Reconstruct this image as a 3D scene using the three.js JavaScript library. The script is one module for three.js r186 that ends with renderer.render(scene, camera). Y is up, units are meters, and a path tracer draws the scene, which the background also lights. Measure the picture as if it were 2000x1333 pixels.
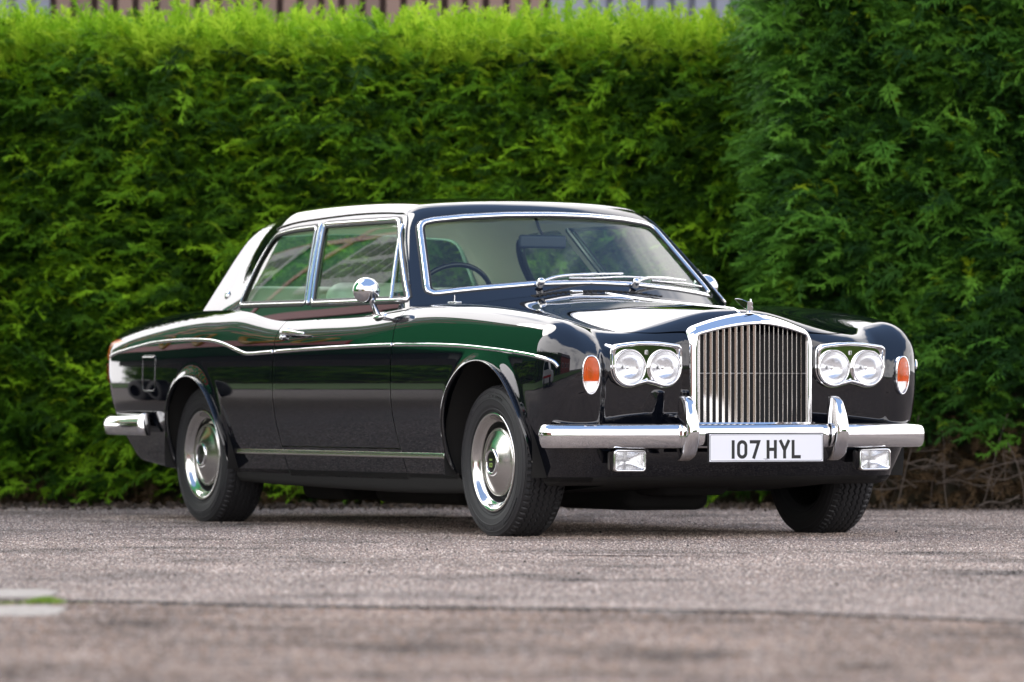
import * as THREE from 'three';
import { mergeGeometries } from 'three/addons/utils/BufferGeometryUtils.js';
import { RoundedBoxGeometry } from 'three/addons/geometries/RoundedBoxGeometry.js';
import { createNoise2D, createNoise3D } from 'simplex-noise';

// ------------------------------------------------------------------ camera, sky, sun, exposure
const scene = new THREE.Scene();
const renderer = new THREE.WebGLRenderer({ antialias: true });
renderer.setSize(1024, 682);
renderer.toneMapping = THREE.LinearToneMapping;
renderer.toneMappingExposure = 1.5;
renderer.shadowMap.enabled = true;
const camera = new THREE.PerspectiveCamera(6.4388, 1024 / 682, 0.5, 400);
camera.position.set(22.389, 0.6086, 11.6405);
{
  const yaw = 3.595166, pitch = 0.0077536;
  camera.lookAt(22.389 + Math.cos(yaw) * Math.cos(pitch), 0.6086 + Math.sin(pitch), 11.6405 + Math.sin(yaw) * Math.cos(pitch));
}
camera.focus = 24.3;              // focused on the front wing and radiator
camera.userData.fStop = 3.8;

function rng(seed) { let s = seed >>> 0; return () => { s = (s + 0x6d2b79f5) | 0; let t = Math.imul(s ^ (s >>> 15), 1 | s); t = (t + Math.imul(t ^ (t >>> 7), 61 | t)) ^ t; return ((t ^ (t >>> 14)) >>> 0) / 4294967296; }; }
const clamp = (v, a, b) => Math.min(b, Math.max(a, v));
const lerp = (a, b, t) => a + (b - a) * t;
const smooth = (a, b, v) => { const t = clamp((v - a) / (b - a), 0, 1); return t * t * (3 - 2 * t); };

const SUN = new THREE.Vector3(-15, 16, 6).normalize();
{ // broken bright cloud with blue between, whiter towards the sun behind it
  const W = 1024, H = 512, d = new Float32Array(W * H * 4), n3 = createNoise3D(rng(5));
  for (let j = 0; j < H; j++) for (let i = 0; i < W; i++) {
    const el = ((j + 0.5) / H - 0.5) * Math.PI, az = (i + 0.5) / W * 2 * Math.PI - Math.PI;   // the middle of the picture looks along +x
    const y = Math.sin(el), c = Math.cos(el), dx = Math.cos(az) * c, dz = Math.sin(az) * c;
    const q = 1 / (Math.max(y, 0) + 0.3), px = dx * q, pz = dz * q;       // a flat cloud deck in perspective
    let f = 0, a = 0.5, k = 0.9;
    for (let o = 0; o < 6; o++) { f += a * n3(px * k, pz * k, o * 7.3 + 30.6); a *= 0.52; k *= 2.05; }
    const low = 1 - smooth(0.42, 0.8, y), cover = smooth(-0.26, 0.16, f - 0.42 + 1.08 * low), thick = smooth(0.05, 0.8, f + 0.25 * n3(px * 0.5, pz * 0.5, 40));
    const ang = Math.acos(clamp(dx * SUN.x + y * SUN.y + dz * SUN.z, -1, 1)), glow = 1 + 0.7 * Math.exp(-((ang / 0.75) ** 2));
    const blue = [0.22, 0.34, 0.6], white = [1.95, 1.9, 1.92], grey = [1.0, 1.0, 1.1];
    for (let m = 0; m < 3; m++) d[(j * W + i) * 4 + m] = lerp(blue[m], lerp(white[m], grey[m], thick) * glow, cover);
    d[(j * W + i) * 4 + 3] = 1;
  }
  const sky = new THREE.DataTexture(d, W, H, THREE.RGBAFormat, THREE.FloatType);
  sky.mapping = THREE.EquirectangularReflectionMapping; sky.magFilter = THREE.LinearFilter; sky.minFilter = THREE.LinearFilter; sky.needsUpdate = true;
  scene.background = sky; scene.environment = sky;
}
const sun = new THREE.DirectionalLight(new THREE.Color(1, 0.955, 0.89), 1.5);
sun.target.position.set(-1.5, 0, 0); sun.position.copy(SUN).multiplyScalar(26).add(sun.target.position);
sun.castShadow = true; sun.shadow.radius = 60; sun.shadow.mapSize.set(2048, 2048);
Object.assign(sun.shadow.camera, { left: -20, right: 20, top: 20, bottom: -20, near: 1, far: 60 });
scene.add(sun, sun.target);

// ------------------------------------------------------------------ helpers
const V3 = (x, y, z) => new THREE.Vector3(x, y, z);
const taken = new Map();
function numbered(n) { const k = taken.get(n) || 0; taken.set(n, k + 1); return k ? n + '_' + String(k).padStart(3, '0') : n; }
function mesh(name, geo, mat, parent) {
  const m = new THREE.Mesh(geo, mat); m.name = name; m.castShadow = m.receiveShadow = true; parent.add(m); return m;
}
function thing(name, label, category, pos = [0, 0, 0], turn = 0, group) {
  const g = new THREE.Group(); g.name = numbered(name); g.position.set(...pos); g.rotation.y = turn;
  g.userData = { label, category }; if (group) g.userData.group = group; scene.add(g); return g;
}
function structure(name, geo, mat) { const m = mesh(name, geo, mat, scene); m.userData.kind = 'structure'; return m; }
const rgb = (r, g, b) => new THREE.Color().setRGB(r, g, b);
const std = (c, rough = 0.6, metal = 0, extra = {}) => new THREE.MeshStandardMaterial({ color: c, roughness: rough, metalness: metal, side: THREE.DoubleSide, ...extra });
const phys = (c, rough, metal, extra) => new THREE.MeshPhysicalMaterial({ color: c, roughness: rough, metalness: metal, side: THREE.DoubleSide, ...extra });

// C2 cubic spline through knots, straight beyond the ends
function spline(xs, ys) {
  const n = xs.length, a = new Float64Array(n), b = new Float64Array(n), m = new Float64Array(n);
  for (let i = 1; i < n - 1; i++) {
    const h0 = xs[i] - xs[i - 1], h1 = xs[i + 1] - xs[i], r = 6 * ((ys[i + 1] - ys[i]) / h1 - (ys[i] - ys[i - 1]) / h0);
    const p = 2 * (h0 + h1) - h0 * a[i - 1]; a[i] = h1 / p; b[i] = (r - h0 * b[i - 1]) / p;
  }
  for (let i = n - 2; i > 0; i--) m[i] = b[i] - a[i] * m[i + 1];
  return (x) => {
    if (x <= xs[0]) { const h = xs[1] - xs[0]; return ys[0] + (x - xs[0]) * ((ys[1] - ys[0]) / h - h * m[1] / 6); }
    if (x >= xs[n - 1]) { const h = xs[n - 1] - xs[n - 2]; return ys[n - 1] + (x - xs[n - 1]) * ((ys[n - 1] - ys[n - 2]) / h + h * m[n - 2] / 6); }
    let i = 0; while (x > xs[i + 1]) i++;
    const h = xs[i + 1] - xs[i], t = (x - xs[i]) / h, s = 1 - t;
    return s * ys[i] + t * ys[i + 1] + h * h / 6 * ((s * s * s - s) * m[i] + (t * t * t - t) * m[i + 1]);
  };
}
function table1(f, x0, x1, n) {
  const t = new Float64Array(n + 3), h = (x1 - x0) / (n - 1);
  for (let i = 0; i < n + 3; i++) t[i] = f(x0 + (i - 1) * h);
  return (x) => {
    const u = clamp((x - x0) / h, 0, n - 1.0001), i = Math.floor(u), s = u - i, a = t[i], b = t[i + 1], c = t[i + 2], d = t[i + 3];
    return b + 0.5 * s * (c - a + s * (2 * a - 5 * b + 4 * c - d + s * (3 * (b - c) + d - a)));
  };
}
function table2(f, x0, x1, nx, y0, y1, ny) {
  const t = new Float64Array((nx + 3) * (ny + 3)), hx = (x1 - x0) / (nx - 1), hy = (y1 - y0) / (ny - 1), w = ny + 3;
  for (let i = 0; i < nx + 3; i++) for (let j = 0; j < ny + 3; j++) t[i * w + j] = f(x0 + (i - 1) * hx, y0 + (j - 1) * hy);
  const cr = (a, b, c, d, s) => b + 0.5 * s * (c - a + s * (2 * a - 5 * b + 4 * c - d + s * (3 * (b - c) + d - a)));
  return (x, y) => {
    const u = clamp((x - x0) / hx, 0, nx - 1.0001), v = clamp((y - y0) / hy, 0, ny - 1.0001), i = Math.floor(u), j = Math.floor(v), su = u - i, sv = v - j;
    const row = (k) => { const o = (i + k) * w + j; return cr(t[o], t[o + 1], t[o + 2], t[o + 3], sv); };
    return cr(row(0), row(1), row(2), row(3), su);
  };
}
// rounded intersection of two solids; power above 2 keeps curvature continuous
function smax(a, b, r, p = 2.4) {
  const u = r + a, v = r + b;
  if (u <= 0 || v <= 0) return Math.max(a, b);
  return Math.pow(Math.pow(u, p) + Math.pow(v, p), 1 / p) - r;
}
// closed surface of a field by surface nets, moved onto the field's zero, with the field's own normals
function gradient(F, x, y, z, e = 0.0015) {
  return [(F(x + e, y, z) - F(x - e, y, z)) / (2 * e), (F(x, y + e, z) - F(x, y - e, z)) / (2 * e), (F(x, y, z + e) - F(x, y, z - e)) / (2 * e)];
}
function surface(F, lo, hi, h) {
  const nx = Math.ceil((hi[0] - lo[0]) / h) + 1, ny = Math.ceil((hi[1] - lo[1]) / h) + 1, nz = Math.ceil((hi[2] - lo[2]) / h) + 1;
  const g = new Float32Array(nx * ny * nz), id = (i, j, k) => (i * ny + j) * nz + k;
  for (let i = 0; i < nx; i++) for (let j = 0; j < ny; j++) for (let k = 0; k < nz; k++) g[id(i, j, k)] = F(lo[0] + i * h, lo[1] + j * h, lo[2] + k * h);
  const vid = new Int32Array(nx * ny * nz).fill(-1), p = [];
  const cs = [[0, 0, 0], [1, 0, 0], [0, 1, 0], [1, 1, 0], [0, 0, 1], [1, 0, 1], [0, 1, 1], [1, 1, 1]];
  const es = [[0, 1], [2, 3], [4, 5], [6, 7], [0, 2], [1, 3], [4, 6], [5, 7], [0, 4], [1, 5], [2, 6], [3, 7]];
  for (let i = 0; i < nx - 1; i++) for (let j = 0; j < ny - 1; j++) for (let k = 0; k < nz - 1; k++) {
    const v = cs.map((c) => g[id(i + c[0], j + c[1], k + c[2])]); let neg = 0; for (const q of v) if (q < 0) neg++;
    if (neg === 0 || neg === 8) continue;
    let sx = 0, sy = 0, sz = 0, n = 0;
    for (const [a, b] of es) if ((v[a] < 0) !== (v[b] < 0)) {
      const t = v[a] / (v[a] - v[b]); n++;
      sx += lerp(cs[a][0], cs[b][0], t); sy += lerp(cs[a][1], cs[b][1], t); sz += lerp(cs[a][2], cs[b][2], t);
    }
    vid[id(i, j, k)] = p.length / 3; p.push(lo[0] + (i + sx / n) * h, lo[1] + (j + sy / n) * h, lo[2] + (k + sz / n) * h);
  }
  const idx = [];
  const quad = (a, b, c, d, flip) => { if (a < 0 || b < 0 || c < 0 || d < 0) return; if (flip) idx.push(a, c, b, a, d, c); else idx.push(a, b, c, a, c, d); };
  for (let i = 1; i < nx - 1; i++) for (let j = 1; j < ny - 1; j++) for (let k = 1; k < nz - 1; k++) {
    const a = g[id(i, j, k)] < 0;
    if (a !== (g[id(i + 1, j, k)] < 0)) quad(vid[id(i, j - 1, k - 1)], vid[id(i, j, k - 1)], vid[id(i, j, k)], vid[id(i, j - 1, k)], !a);
    if (a !== (g[id(i, j + 1, k)] < 0)) quad(vid[id(i - 1, j, k - 1)], vid[id(i - 1, j, k)], vid[id(i, j, k)], vid[id(i, j, k - 1)], !a);
    if (a !== (g[id(i, j, k + 1)] < 0)) quad(vid[id(i - 1, j - 1, k)], vid[id(i, j - 1, k)], vid[id(i, j, k)], vid[id(i - 1, j, k)], !a);
  }
  const n = new Array(p.length);
  for (let q = 0; q < p.length; q += 3) {
    let gr;
    for (let it = 0; it < 3; it++) {
      gr = gradient(F, p[q], p[q + 1], p[q + 2]); const l2 = gr[0] ** 2 + gr[1] ** 2 + gr[2] ** 2 || 1, f = clamp(F(p[q], p[q + 1], p[q + 2]) / l2, -h, h);
      p[q] -= f * gr[0]; p[q + 1] -= f * gr[1]; p[q + 2] -= f * gr[2];
    }
    gr = gradient(F, p[q], p[q + 1], p[q + 2]); const l = Math.hypot(...gr) || 1; n[q] = gr[0] / l; n[q + 1] = gr[1] / l; n[q + 2] = gr[2] / l;
  }
  return { p, n, idx };
}
// keep the part of a surface where s(x, y, z) >= 0, cut cleanly along the zero line
function clip(m, s) {
  const nv = m.p.length / 3, val = new Float64Array(nv), p = [], n = [], idx = [], map = new Int32Array(nv).fill(-1), cut = new Map();
  for (let i = 0; i < nv; i++) val[i] = s(m.p[i * 3], m.p[i * 3 + 1], m.p[i * 3 + 2], m.n[i * 3], m.n[i * 3 + 1], m.n[i * 3 + 2]);
  const keep = (i) => { if (map[i] < 0) { map[i] = p.length / 3; for (let k = 0; k < 3; k++) { p.push(m.p[i * 3 + k]); n.push(m.n[i * 3 + k]); } } return map[i]; };
  const edge = (a, b) => {
    if (a > b) [a, b] = [b, a]; const key = a * nv + b; let r = cut.get(key);
    if (r === undefined) {
      const t = val[a] / (val[a] - val[b]); r = p.length / 3; cut.set(key, r);
      const q = [0, 1, 2].map((k) => lerp(m.n[a * 3 + k], m.n[b * 3 + k], t)), l = Math.hypot(...q) || 1;
      for (let k = 0; k < 3; k++) { p.push(lerp(m.p[a * 3 + k], m.p[b * 3 + k], t)); n.push(q[k] / l); }
    }
    return r;
  };
  for (let f = 0; f < m.idx.length; f += 3) {
    const t = [m.idx[f], m.idx[f + 1], m.idx[f + 2]], out = [];
    for (let k = 0; k < 3; k++) { const a = t[k], b = t[(k + 1) % 3]; if (val[a] >= 0) out.push(keep(a)); if ((val[a] >= 0) !== (val[b] >= 0)) out.push(edge(a, b)); }
    for (let k = 2; k < out.length; k++) idx.push(out[0], out[k - 1], out[k]);
  }
  return { p, n, idx };
}
function shift(m, d) { return { p: m.p.map((v, i) => v + m.n[i] * d), n: m.n, idx: m.idx }; }
function mirror(m) {
  const p = m.p.slice(), n = m.n.slice(), idx = m.idx.slice();
  for (let i = 2; i < p.length; i += 3) { p[i] = -p[i]; n[i] = -n[i]; }
  for (let i = 0; i < idx.length; i += 3) { const t = idx[i + 1]; idx[i + 1] = idx[i + 2]; idx[i + 2] = t; }
  return { p, n, idx };
}
function joinM(...ms) { const r = { p: [], n: [], idx: [] }; for (const m of ms) { const o = r.p.length / 3; for (const v of m.p) r.p.push(v); for (const v of m.n) r.n.push(v); for (const i of m.idx) r.idx.push(i + o); } return r; }
function geo(m, uvScale = 1) {
  const g = new THREE.BufferGeometry();
  g.setAttribute('position', new THREE.Float32BufferAttribute(m.p, 3)); g.setAttribute('normal', new THREE.Float32BufferAttribute(m.n, 3));
  const uv = []; for (let i = 0; i < m.p.length; i += 3) uv.push(m.p[i] * uvScale, (m.p[i + 1] + m.p[i + 2]) * uvScale);
  g.setAttribute('uv', new THREE.Float32BufferAttribute(uv, 2)); g.setIndex(m.idx); return g;
}
// signed distance to a polygon in a plane, negative inside
function polySdf(pts) {
  return (x, y) => {
    let d = 1e9, inside = false;
    for (let i = 0, j = pts.length - 1; i < pts.length; j = i++) {
      const [ax, ay] = pts[j], [bx, by] = pts[i], ex = bx - ax, ey = by - ay, t = clamp(((x - ax) * ex + (y - ay) * ey) / (ex * ex + ey * ey || 1), 0, 1);
      d = Math.min(d, Math.hypot(x - ax - ex * t, y - ay - ey * t));
      if ((ay > y) !== (by > y) && x < ex * (y - ay) / (ey || 1e-12) + ax) inside = !inside;
    }
    return inside ? -d : d;
  };
}
// polygon with rounded corners: corners are [x, y, radius]
function rounded(corners, seg = 7) {
  const out = [], n = corners.length;
  for (let i = 0; i < n; i++) {
    const [x, y, r = 0] = corners[i], a = corners[(i + n - 1) % n], b = corners[(i + 1) % n];
    const da = Math.hypot(a[0] - x, a[1] - y), db = Math.hypot(b[0] - x, b[1] - y), k = Math.min(r, da * 0.48, db * 0.48);
    if (k < 1e-5) { out.push([x, y]); continue; }
    const p0 = [x + (a[0] - x) / da * k, y + (a[1] - y) / da * k], p1 = [x + (b[0] - x) / db * k, y + (b[1] - y) / db * k];
    for (let s = 0; s <= seg; s++) { const t = s / seg, u = 1 - t; out.push([u * u * p0[0] + 2 * u * t * x + t * t * p1[0], u * u * p0[1] + 2 * u * t * y + t * t * p1[1]]); }
  }
  return out;
}
function resample(pts, step, closed) {
  const P = closed ? [...pts, pts[0]] : pts, out = []; let carry = 0;
  for (let i = 0; i + 1 < P.length; i++) {
    const a = P[i], b = P[i + 1], L = Math.hypot(...a.map((v, k) => b[k] - v)); let t = carry;
    while (t < L) { out.push(a.map((v, k) => lerp(v, b[k], t / L))); t += step; }
    carry = t - L;
  }
  if (!closed) out.push(P[P.length - 1]);
  return out;
}
// sweep a profile (list of [side, out]) along points that have a surface normal each
function sweep(pts, nrm, prof, closed = false, profClosed = true) {
  const N = pts.length, M = prof.length, p = [], uv = [], idx = [];
  for (let i = 0; i < N; i++) {
    const a = pts[closed ? (i + N - 1) % N : Math.max(0, i - 1)], b = pts[closed ? (i + 1) % N : Math.min(N - 1, i + 1)];
    const t = V3(b[0] - a[0], b[1] - a[1], b[2] - a[2]).normalize(), n = V3(...nrm[i]); n.addScaledVector(t, -n.dot(t)).normalize(); const s = V3().crossVectors(t, n);
    const pr = typeof prof === 'function' ? prof(i / (N - 1)) : prof;
    for (const [u, v] of pr) { p.push(pts[i][0] + s.x * u + n.x * v, pts[i][1] + s.y * u + n.y * v, pts[i][2] + s.z * u + n.z * v); uv.push(i * 0.02, u); }
  }
  const rows = closed ? N : N - 1, cols = profClosed ? M : M - 1;
  for (let i = 0; i < rows; i++) for (let j = 0; j < cols; j++) { const a = i * M + j, b = i * M + (j + 1) % M, c = ((i + 1) % N) * M + j, d = ((i + 1) % N) * M + (j + 1) % M; idx.push(a, c, b, b, c, d); }
  if (!closed && profClosed) for (const [o, f] of [[0, 1], [(N - 1) * M, 0]]) for (let j = 1; j + 1 < M; j++) f ? idx.push(o, o + j, o + j + 1) : idx.push(o, o + j + 1, o + j);
  const g = new THREE.BufferGeometry(); g.setAttribute('position', new THREE.Float32BufferAttribute(p, 3)); g.setAttribute('uv', new THREE.Float32BufferAttribute(uv, 2)); g.setIndex(idx); g.computeVertexNormals(); return g;
}
const oval = (w, h, k = 12, y0 = 0) => Array.from({ length: k }, (_, i) => { const a = i / k * 2 * Math.PI; return [Math.cos(a) * w, y0 + Math.sin(a) * h]; });
const half = (w, h, k = 7) => [...Array.from({ length: k }, (_, i) => { const a = i / (k - 1) * Math.PI; return [Math.cos(a) * w, Math.sin(a) * h]; }), [-w, -0.004], [w, -0.004]];
function tube(pts, r, seg = 8, n = 0, closed = false) {
  const c = new THREE.CatmullRomCurve3(pts.map((q) => V3(...q)), closed, 'centripetal'); return new THREE.TubeGeometry(c, n || pts.length * 6, r, seg, closed);
}
function plain(g) { const r = g.index ? g.toNonIndexed() : g.clone(); for (const k of Object.keys(r.attributes)) if (!['position', 'normal', 'uv'].includes(k)) r.deleteAttribute(k); if (!r.attributes.uv) r.setAttribute('uv', new THREE.Float32BufferAttribute(new Float32Array(r.attributes.position.count * 2), 2)); return r; }
const merge = (...gs) => mergeGeometries(gs.flat().map(plain));
function rbox(w, h, d, r, x = 0, y = 0, z = 0, seg = 3) { const g = new RoundedBoxGeometry(w, h, d, seg, Math.min(r, w / 2.01, h / 2.01, d / 2.01)); g.translate(x, y, z); return g; }
function box(w, h, d, x = 0, y = 0, z = 0) { const g = new THREE.BoxGeometry(w, h, d); g.translate(x, y, z); return g; }
// turned shape about the x or z axis: profile of [radius, along]
function turned(prof, axis, seg = 48) {
  const g = new THREE.LatheGeometry(prof.map(([r, h]) => new THREE.Vector2(Math.max(r, 0.00001), h)), seg);
  if (axis === 'z') g.rotateX(Math.PI / 2); if (axis === 'x') g.rotateZ(-Math.PI / 2); return g;
}

// ------------------------------------------------------------------ the car: x forward from the front axle, y up, z to the driver's (right) side
const ZS = [0, 0.15, 0.3, 0.42, 0.52, 0.62, 0.72, 0.8, 0.9];
const XS = [-4.4, -4.1, -3.8, -3.5, -3.2, -2.9, -2.6, -2.4, -2.2, -1.8, -1.2, -0.9, -0.6, -0.3, 0, 0.3, 0.5, 0.65, 0.8];
const TOP = [
  [0.868, 0.922, 0.952, 0.968, 0.97, 0.97, 0.97, 0.97, 0.97, 0.98, 1.035, 1.04, 1.015, 0.988, 0.968, 0.95, 0.938, 0.927, 0.915],
  [0.867, 0.92, 0.95, 0.967, 0.97, 0.97, 0.97, 0.97, 0.97, 0.98, 1.03, 1.034, 1.01, 0.983, 0.962, 0.942, 0.927, 0.912, 0.894],
  [0.864, 0.917, 0.947, 0.965, 0.97, 0.97, 0.97, 0.97, 0.97, 0.975, 1.01, 1.014, 0.994, 0.97, 0.945, 0.918, 0.894, 0.868, 0.838],
  [0.86, 0.913, 0.943, 0.963, 0.97, 0.97, 0.97, 0.968, 0.966, 0.968, 0.988, 0.993, 0.977, 0.955, 0.927, 0.893, 0.864, 0.836, 0.803],
  [0.856, 0.908, 0.94, 0.96, 0.97, 0.971, 0.969, 0.964, 0.96, 0.962, 0.972, 0.975, 0.963, 0.944, 0.913, 0.873, 0.845, 0.822, 0.79],
  [0.852, 0.903, 0.936, 0.958, 0.97, 0.972, 0.969, 0.961, 0.955, 0.956, 0.962, 0.968, 0.962, 0.946, 0.919, 0.88, 0.852, 0.828, 0.796],
  [0.846, 0.896, 0.932, 0.957, 0.97, 0.974, 0.968, 0.953, 0.944, 0.945, 0.952, 0.962, 0.964, 0.955, 0.935, 0.905, 0.88, 0.858, 0.835],
  [0.837, 0.888, 0.925, 0.951, 0.966, 0.97, 0.958, 0.933, 0.917, 0.917, 0.927, 0.943, 0.954, 0.951, 0.936, 0.91, 0.886, 0.864, 0.84],
  [0.81, 0.868, 0.905, 0.93, 0.947, 0.95, 0.925, 0.888, 0.868, 0.868, 0.876, 0.898, 0.922, 0.928, 0.918, 0.893, 0.868, 0.845, 0.82],
];
const topCols = TOP.map((v) => spline(XS, v));
const yTop = table2((x, z) => spline(ZS, topCols.map((c) => c(x)))(z), -4.6, 1.1, 286, 0, 1.0, 51);
const halfWidth = table1(spline([-4.4, -4.1, -3.7, -3.2, -2.6, -2, -1, 0, 0.3, 0.6, 0.9], [0.8, 0.825, 0.85, 0.874, 0.884, 0.886, 0.887, 0.885, 0.879, 0.862, 0.838]), -4.6, 1.1, 286);
const tuck = table1(spline([0.15, 0.24, 0.33, 0.4, 0.5, 0.58, 0.68, 0.78, 0.86, 0.94, 1.0], [0.125, 0.085, 0.055, 0.034, 0.011, 0.002, 0.001, 0.008, 0.02, 0.04, 0.06]), 0.1, 1.05, 96);
const ARCH = [{ x: 0.045, y: 0.337, r: 0.385 }, { x: -3.005, y: 0.325, r: 0.338 }];
function flare(x, y) {
  let f = 0;
  for (const a of ARCH) { const d = Math.hypot(x - a.x, y - a.y) - a.r, k = y > a.y ? 1 : 1 - smooth(0, 0.16, a.y - y); f += 0.013 * k * Math.exp(-((Math.max(d, 0) / 0.03) ** 2)); }
  return f;
}
const frontX = table1(spline([0.15, 0.28, 0.4, 0.5, 0.6, 0.7, 0.8, 0.9], [0.58, 0.635, 0.672, 0.692, 0.706, 0.712, 0.706, 0.69]), 0.1, 1.0, 91);
const rearX = table1(spline([0.15, 0.28, 0.4, 0.52, 0.65, 0.75, 0.85, 0.95], [-3.85, -4.02, -4.14, -4.22, -4.27, -4.285, -4.26, -4.2]), 0.1, 1.0, 91);
const underY = table1(spline([-4.4, -4.1, -3.8, -3.5, -3, -2, 0, 0.5, 0.8], [0.33, 0.29, 0.26, 0.235, 0.2, 0.175, 0.185, 0.22, 0.25]), -4.6, 1.0, 141);
function bodyField(x, y, zz) {
  const z = Math.abs(zz);
  const a = y - yTop(x, Math.min(z, 0.95)), b = z - halfWidth(x) + tuck(y) - flare(x, y);
  const fr = smooth(-0.9, 0.2, x), shoulder = lerp(0.075, 0.12, Math.max(fr, smooth(-2.3, -2.9, x)));
  let f = smax(a, b, shoulder);
  const lampBay = 0.022 * (1 - smooth(0.6, 0.67, z)) + 0.012 * Math.exp(-(((z - 0.642) / 0.022) ** 2));
  f = smax(f, x - frontX(y) + 0.02 * z * z + lampBay * smooth(0.3, 0.45, y), lerp(0.1, 0.2, smooth(0.5, 0.68, z)), 2.2);
  f = smax(f, rearX(y) - x + 0.05 * z * z, 0.13);
  return smax(f, underY(x) - y, 0.03);
}
// cabin
const roofY = table1(spline([-3.4, -2.9, -2.5, -2.1, -1.7, -1.4, -1.2, -1.0], [1.385, 1.43, 1.447, 1.451, 1.446, 1.431, 1.412, 1.385]), -3.8, -0.5, 166);
const beltZ = table1(spline([-3.7, -3.4, -3.0, -2.5, -2, -1.4, -0.8, -0.4], [0.735, 0.752, 0.769, 0.782, 0.786, 0.785, 0.775, 0.76]), -3.9, -0.2, 186);
const backX = table1(spline([0.85, 0.96, 1.1, 1.22, 1.32, 1.4, 1.5], [-3.36, -3.32, -3.265, -3.225, -3.17, -3.06, -2.8]), 0.8, 1.55, 76);
const screenX = (y, z) => -0.70 - 1.316 * (y - 1.03) - 0.5 * z * z;
const rampRear = table1((x) => { const t = clamp((-2.6 - x) / 0.32, 0, 1); return t * t * (3 - 2 * t); }, -3.9, -0.4, 176);
function cabinField(x, y, zz) {
  const z = Math.abs(zz), h = y - 0.97;
  const top = y - roofY(x) + 0.085 * z * z + 0.10 * z * z * z * z, side = (z - beltZ(x) + (0.44 + 0.14 * rampRear(x)) * h + 0.12 * h * h) / 1.09;
  let f = smax(top, side, 0.085 + 0.05 * rampRear(x));
  f = smax(f, (x - screenX(y, z)) / 1.65, 0.04);
  return smax(f, (backX(y) + 0.22 * z * z - x) / 1.5, 0.045);
}
const solve = (g, a, b) => { for (let i = 0; i < 40; i++) { const m = (a + b) / 2; if (g(m) < 0) a = m; else b = m; } return (a + b) / 2; };
// point and normal on a field's side at (x, y), on its front at (y, z) or on its top at (x, z)
const unit = (v) => { const l = Math.hypot(...v) || 1; return v.map((q) => q / l); };
const onSide = (F, x, y) => { const z = solve((q) => F(x, y, q), 0, 1.3); return { p: [x, y, z], n: unit(gradient(F, x, y, z)) }; };
const onFront = (F, y, z, x0 = -1.5, x1 = 1.3) => { const x = solve((q) => F(q, y, z), x0, x1); return { p: [x, y, z], n: unit(gradient(F, x, y, z)) }; };
const onRear = (F, y, z, x0 = -2.5, x1 = -4.6) => { const x = solve((q) => F(q, y, z), x0, x1); return { p: [x, y, z], n: unit(gradient(F, x, y, z)) }; };
const onTop = (F, x, z) => { const y = solve((q) => F(x, q, z), 0.5, 1.7); return { p: [x, y, z], n: unit(gradient(F, x, y, z)) }; };
const flip = ({ p, n }) => ({ p: [p[0], p[1], -p[2]], n: [n[0], n[1], -n[2]] });

// ---- materials of the car
const n2 = createNoise2D(rng(11));
const M = {
  paint: phys(rgb(0.003, 0.0038, 0.0065), 0.012, 0, { ior: 1.72 }),
  chrome: std(rgb(0.83, 0.83, 0.84), 0.045, 1),
  steel: std(rgb(0.66, 0.64, 0.61), 0.2, 1),
  ring: std(rgb(0.72, 0.71, 0.69), 0.15, 1),
  dullSteel: std(rgb(0.42, 0.41, 0.4), 0.42, 1),
  rubber: std(rgb(0.017, 0.017, 0.019), 0.62),
  seal: std(rgb(0.008, 0.008, 0.009), 0.6),
  black: std(rgb(0.006, 0.006, 0.007), 0.75),
  under: std(rgb(0.01, 0.0095, 0.009), 0.9),
  glass: phys(rgb(0.74, 0.9, 0.82), 0.0, 0, { transmission: 1, thickness: 0, ior: 1.52 }),
  screen: phys(rgb(0.84, 0.93, 0.9), 0.0, 0, { transmission: 1, thickness: 0, ior: 1.52 }),
  clear: phys(rgb(0.96, 0.97, 0.97), 0.0, 0, { transmission: 1, thickness: 0, ior: 1.5 }),
  amber: phys(rgb(0.95, 0.2, 0.008), 0.12, 0, { transmission: 0.45, thickness: 0, ior: 1.5 }),
  red: phys(rgb(0.55, 0.012, 0.01), 0.12, 0, { transmission: 0.3, thickness: 0, ior: 1.5 }),
  cloth: std(rgb(0.8, 0.76, 0.64), 0.95),
  leather: std(rgb(0.66, 0.66, 0.55), 0.42),
  dash: std(rgb(0.012, 0.02, 0.032), 0.5),
  carpet: std(rgb(0.03, 0.032, 0.04), 1),
  bakelite: phys(rgb(0.006, 0.006, 0.007), 0.15, 0, {}),
  reflector: std(rgb(0.86, 0.86, 0.88), 0.1, 1),
};
const car = thing('coupe_car', 'glossy midnight black vintage two-door coupe parked on the asphalt in front of the hedge', 'car');
const part = (name, g, m, parent = car) => mesh(name, g, m, parent);
const group = (name, parent = car) => { const g = new THREE.Group(); g.name = name; parent.add(g); return g; };
const mirrorGeo = (g) => { const r = g.clone().scale(1, 1, -1); if (r.index) { const a = r.index.array; for (let i = 0; i < a.length; i += 3) { const t = a[i]; a[i] = a[i + 1]; a[i + 1] = t; } } else { const p = r.attributes; for (const k of Object.keys(p)) { const s = p[k].itemSize, a = p[k].array; for (let i = 0; i < p[k].count; i += 3) for (let c = 0; c < s; c++) { const t = a[i * s + c]; a[i * s + c] = a[(i + 1) * s + c]; a[(i + 1) * s + c] = t; } } } return r; };
const both = (name, g, m, parents) => [part(name, g, m, parents ? parents[0] : car), part(name, mirrorGeo(g), m, parents ? parents[1] : car)];

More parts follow.
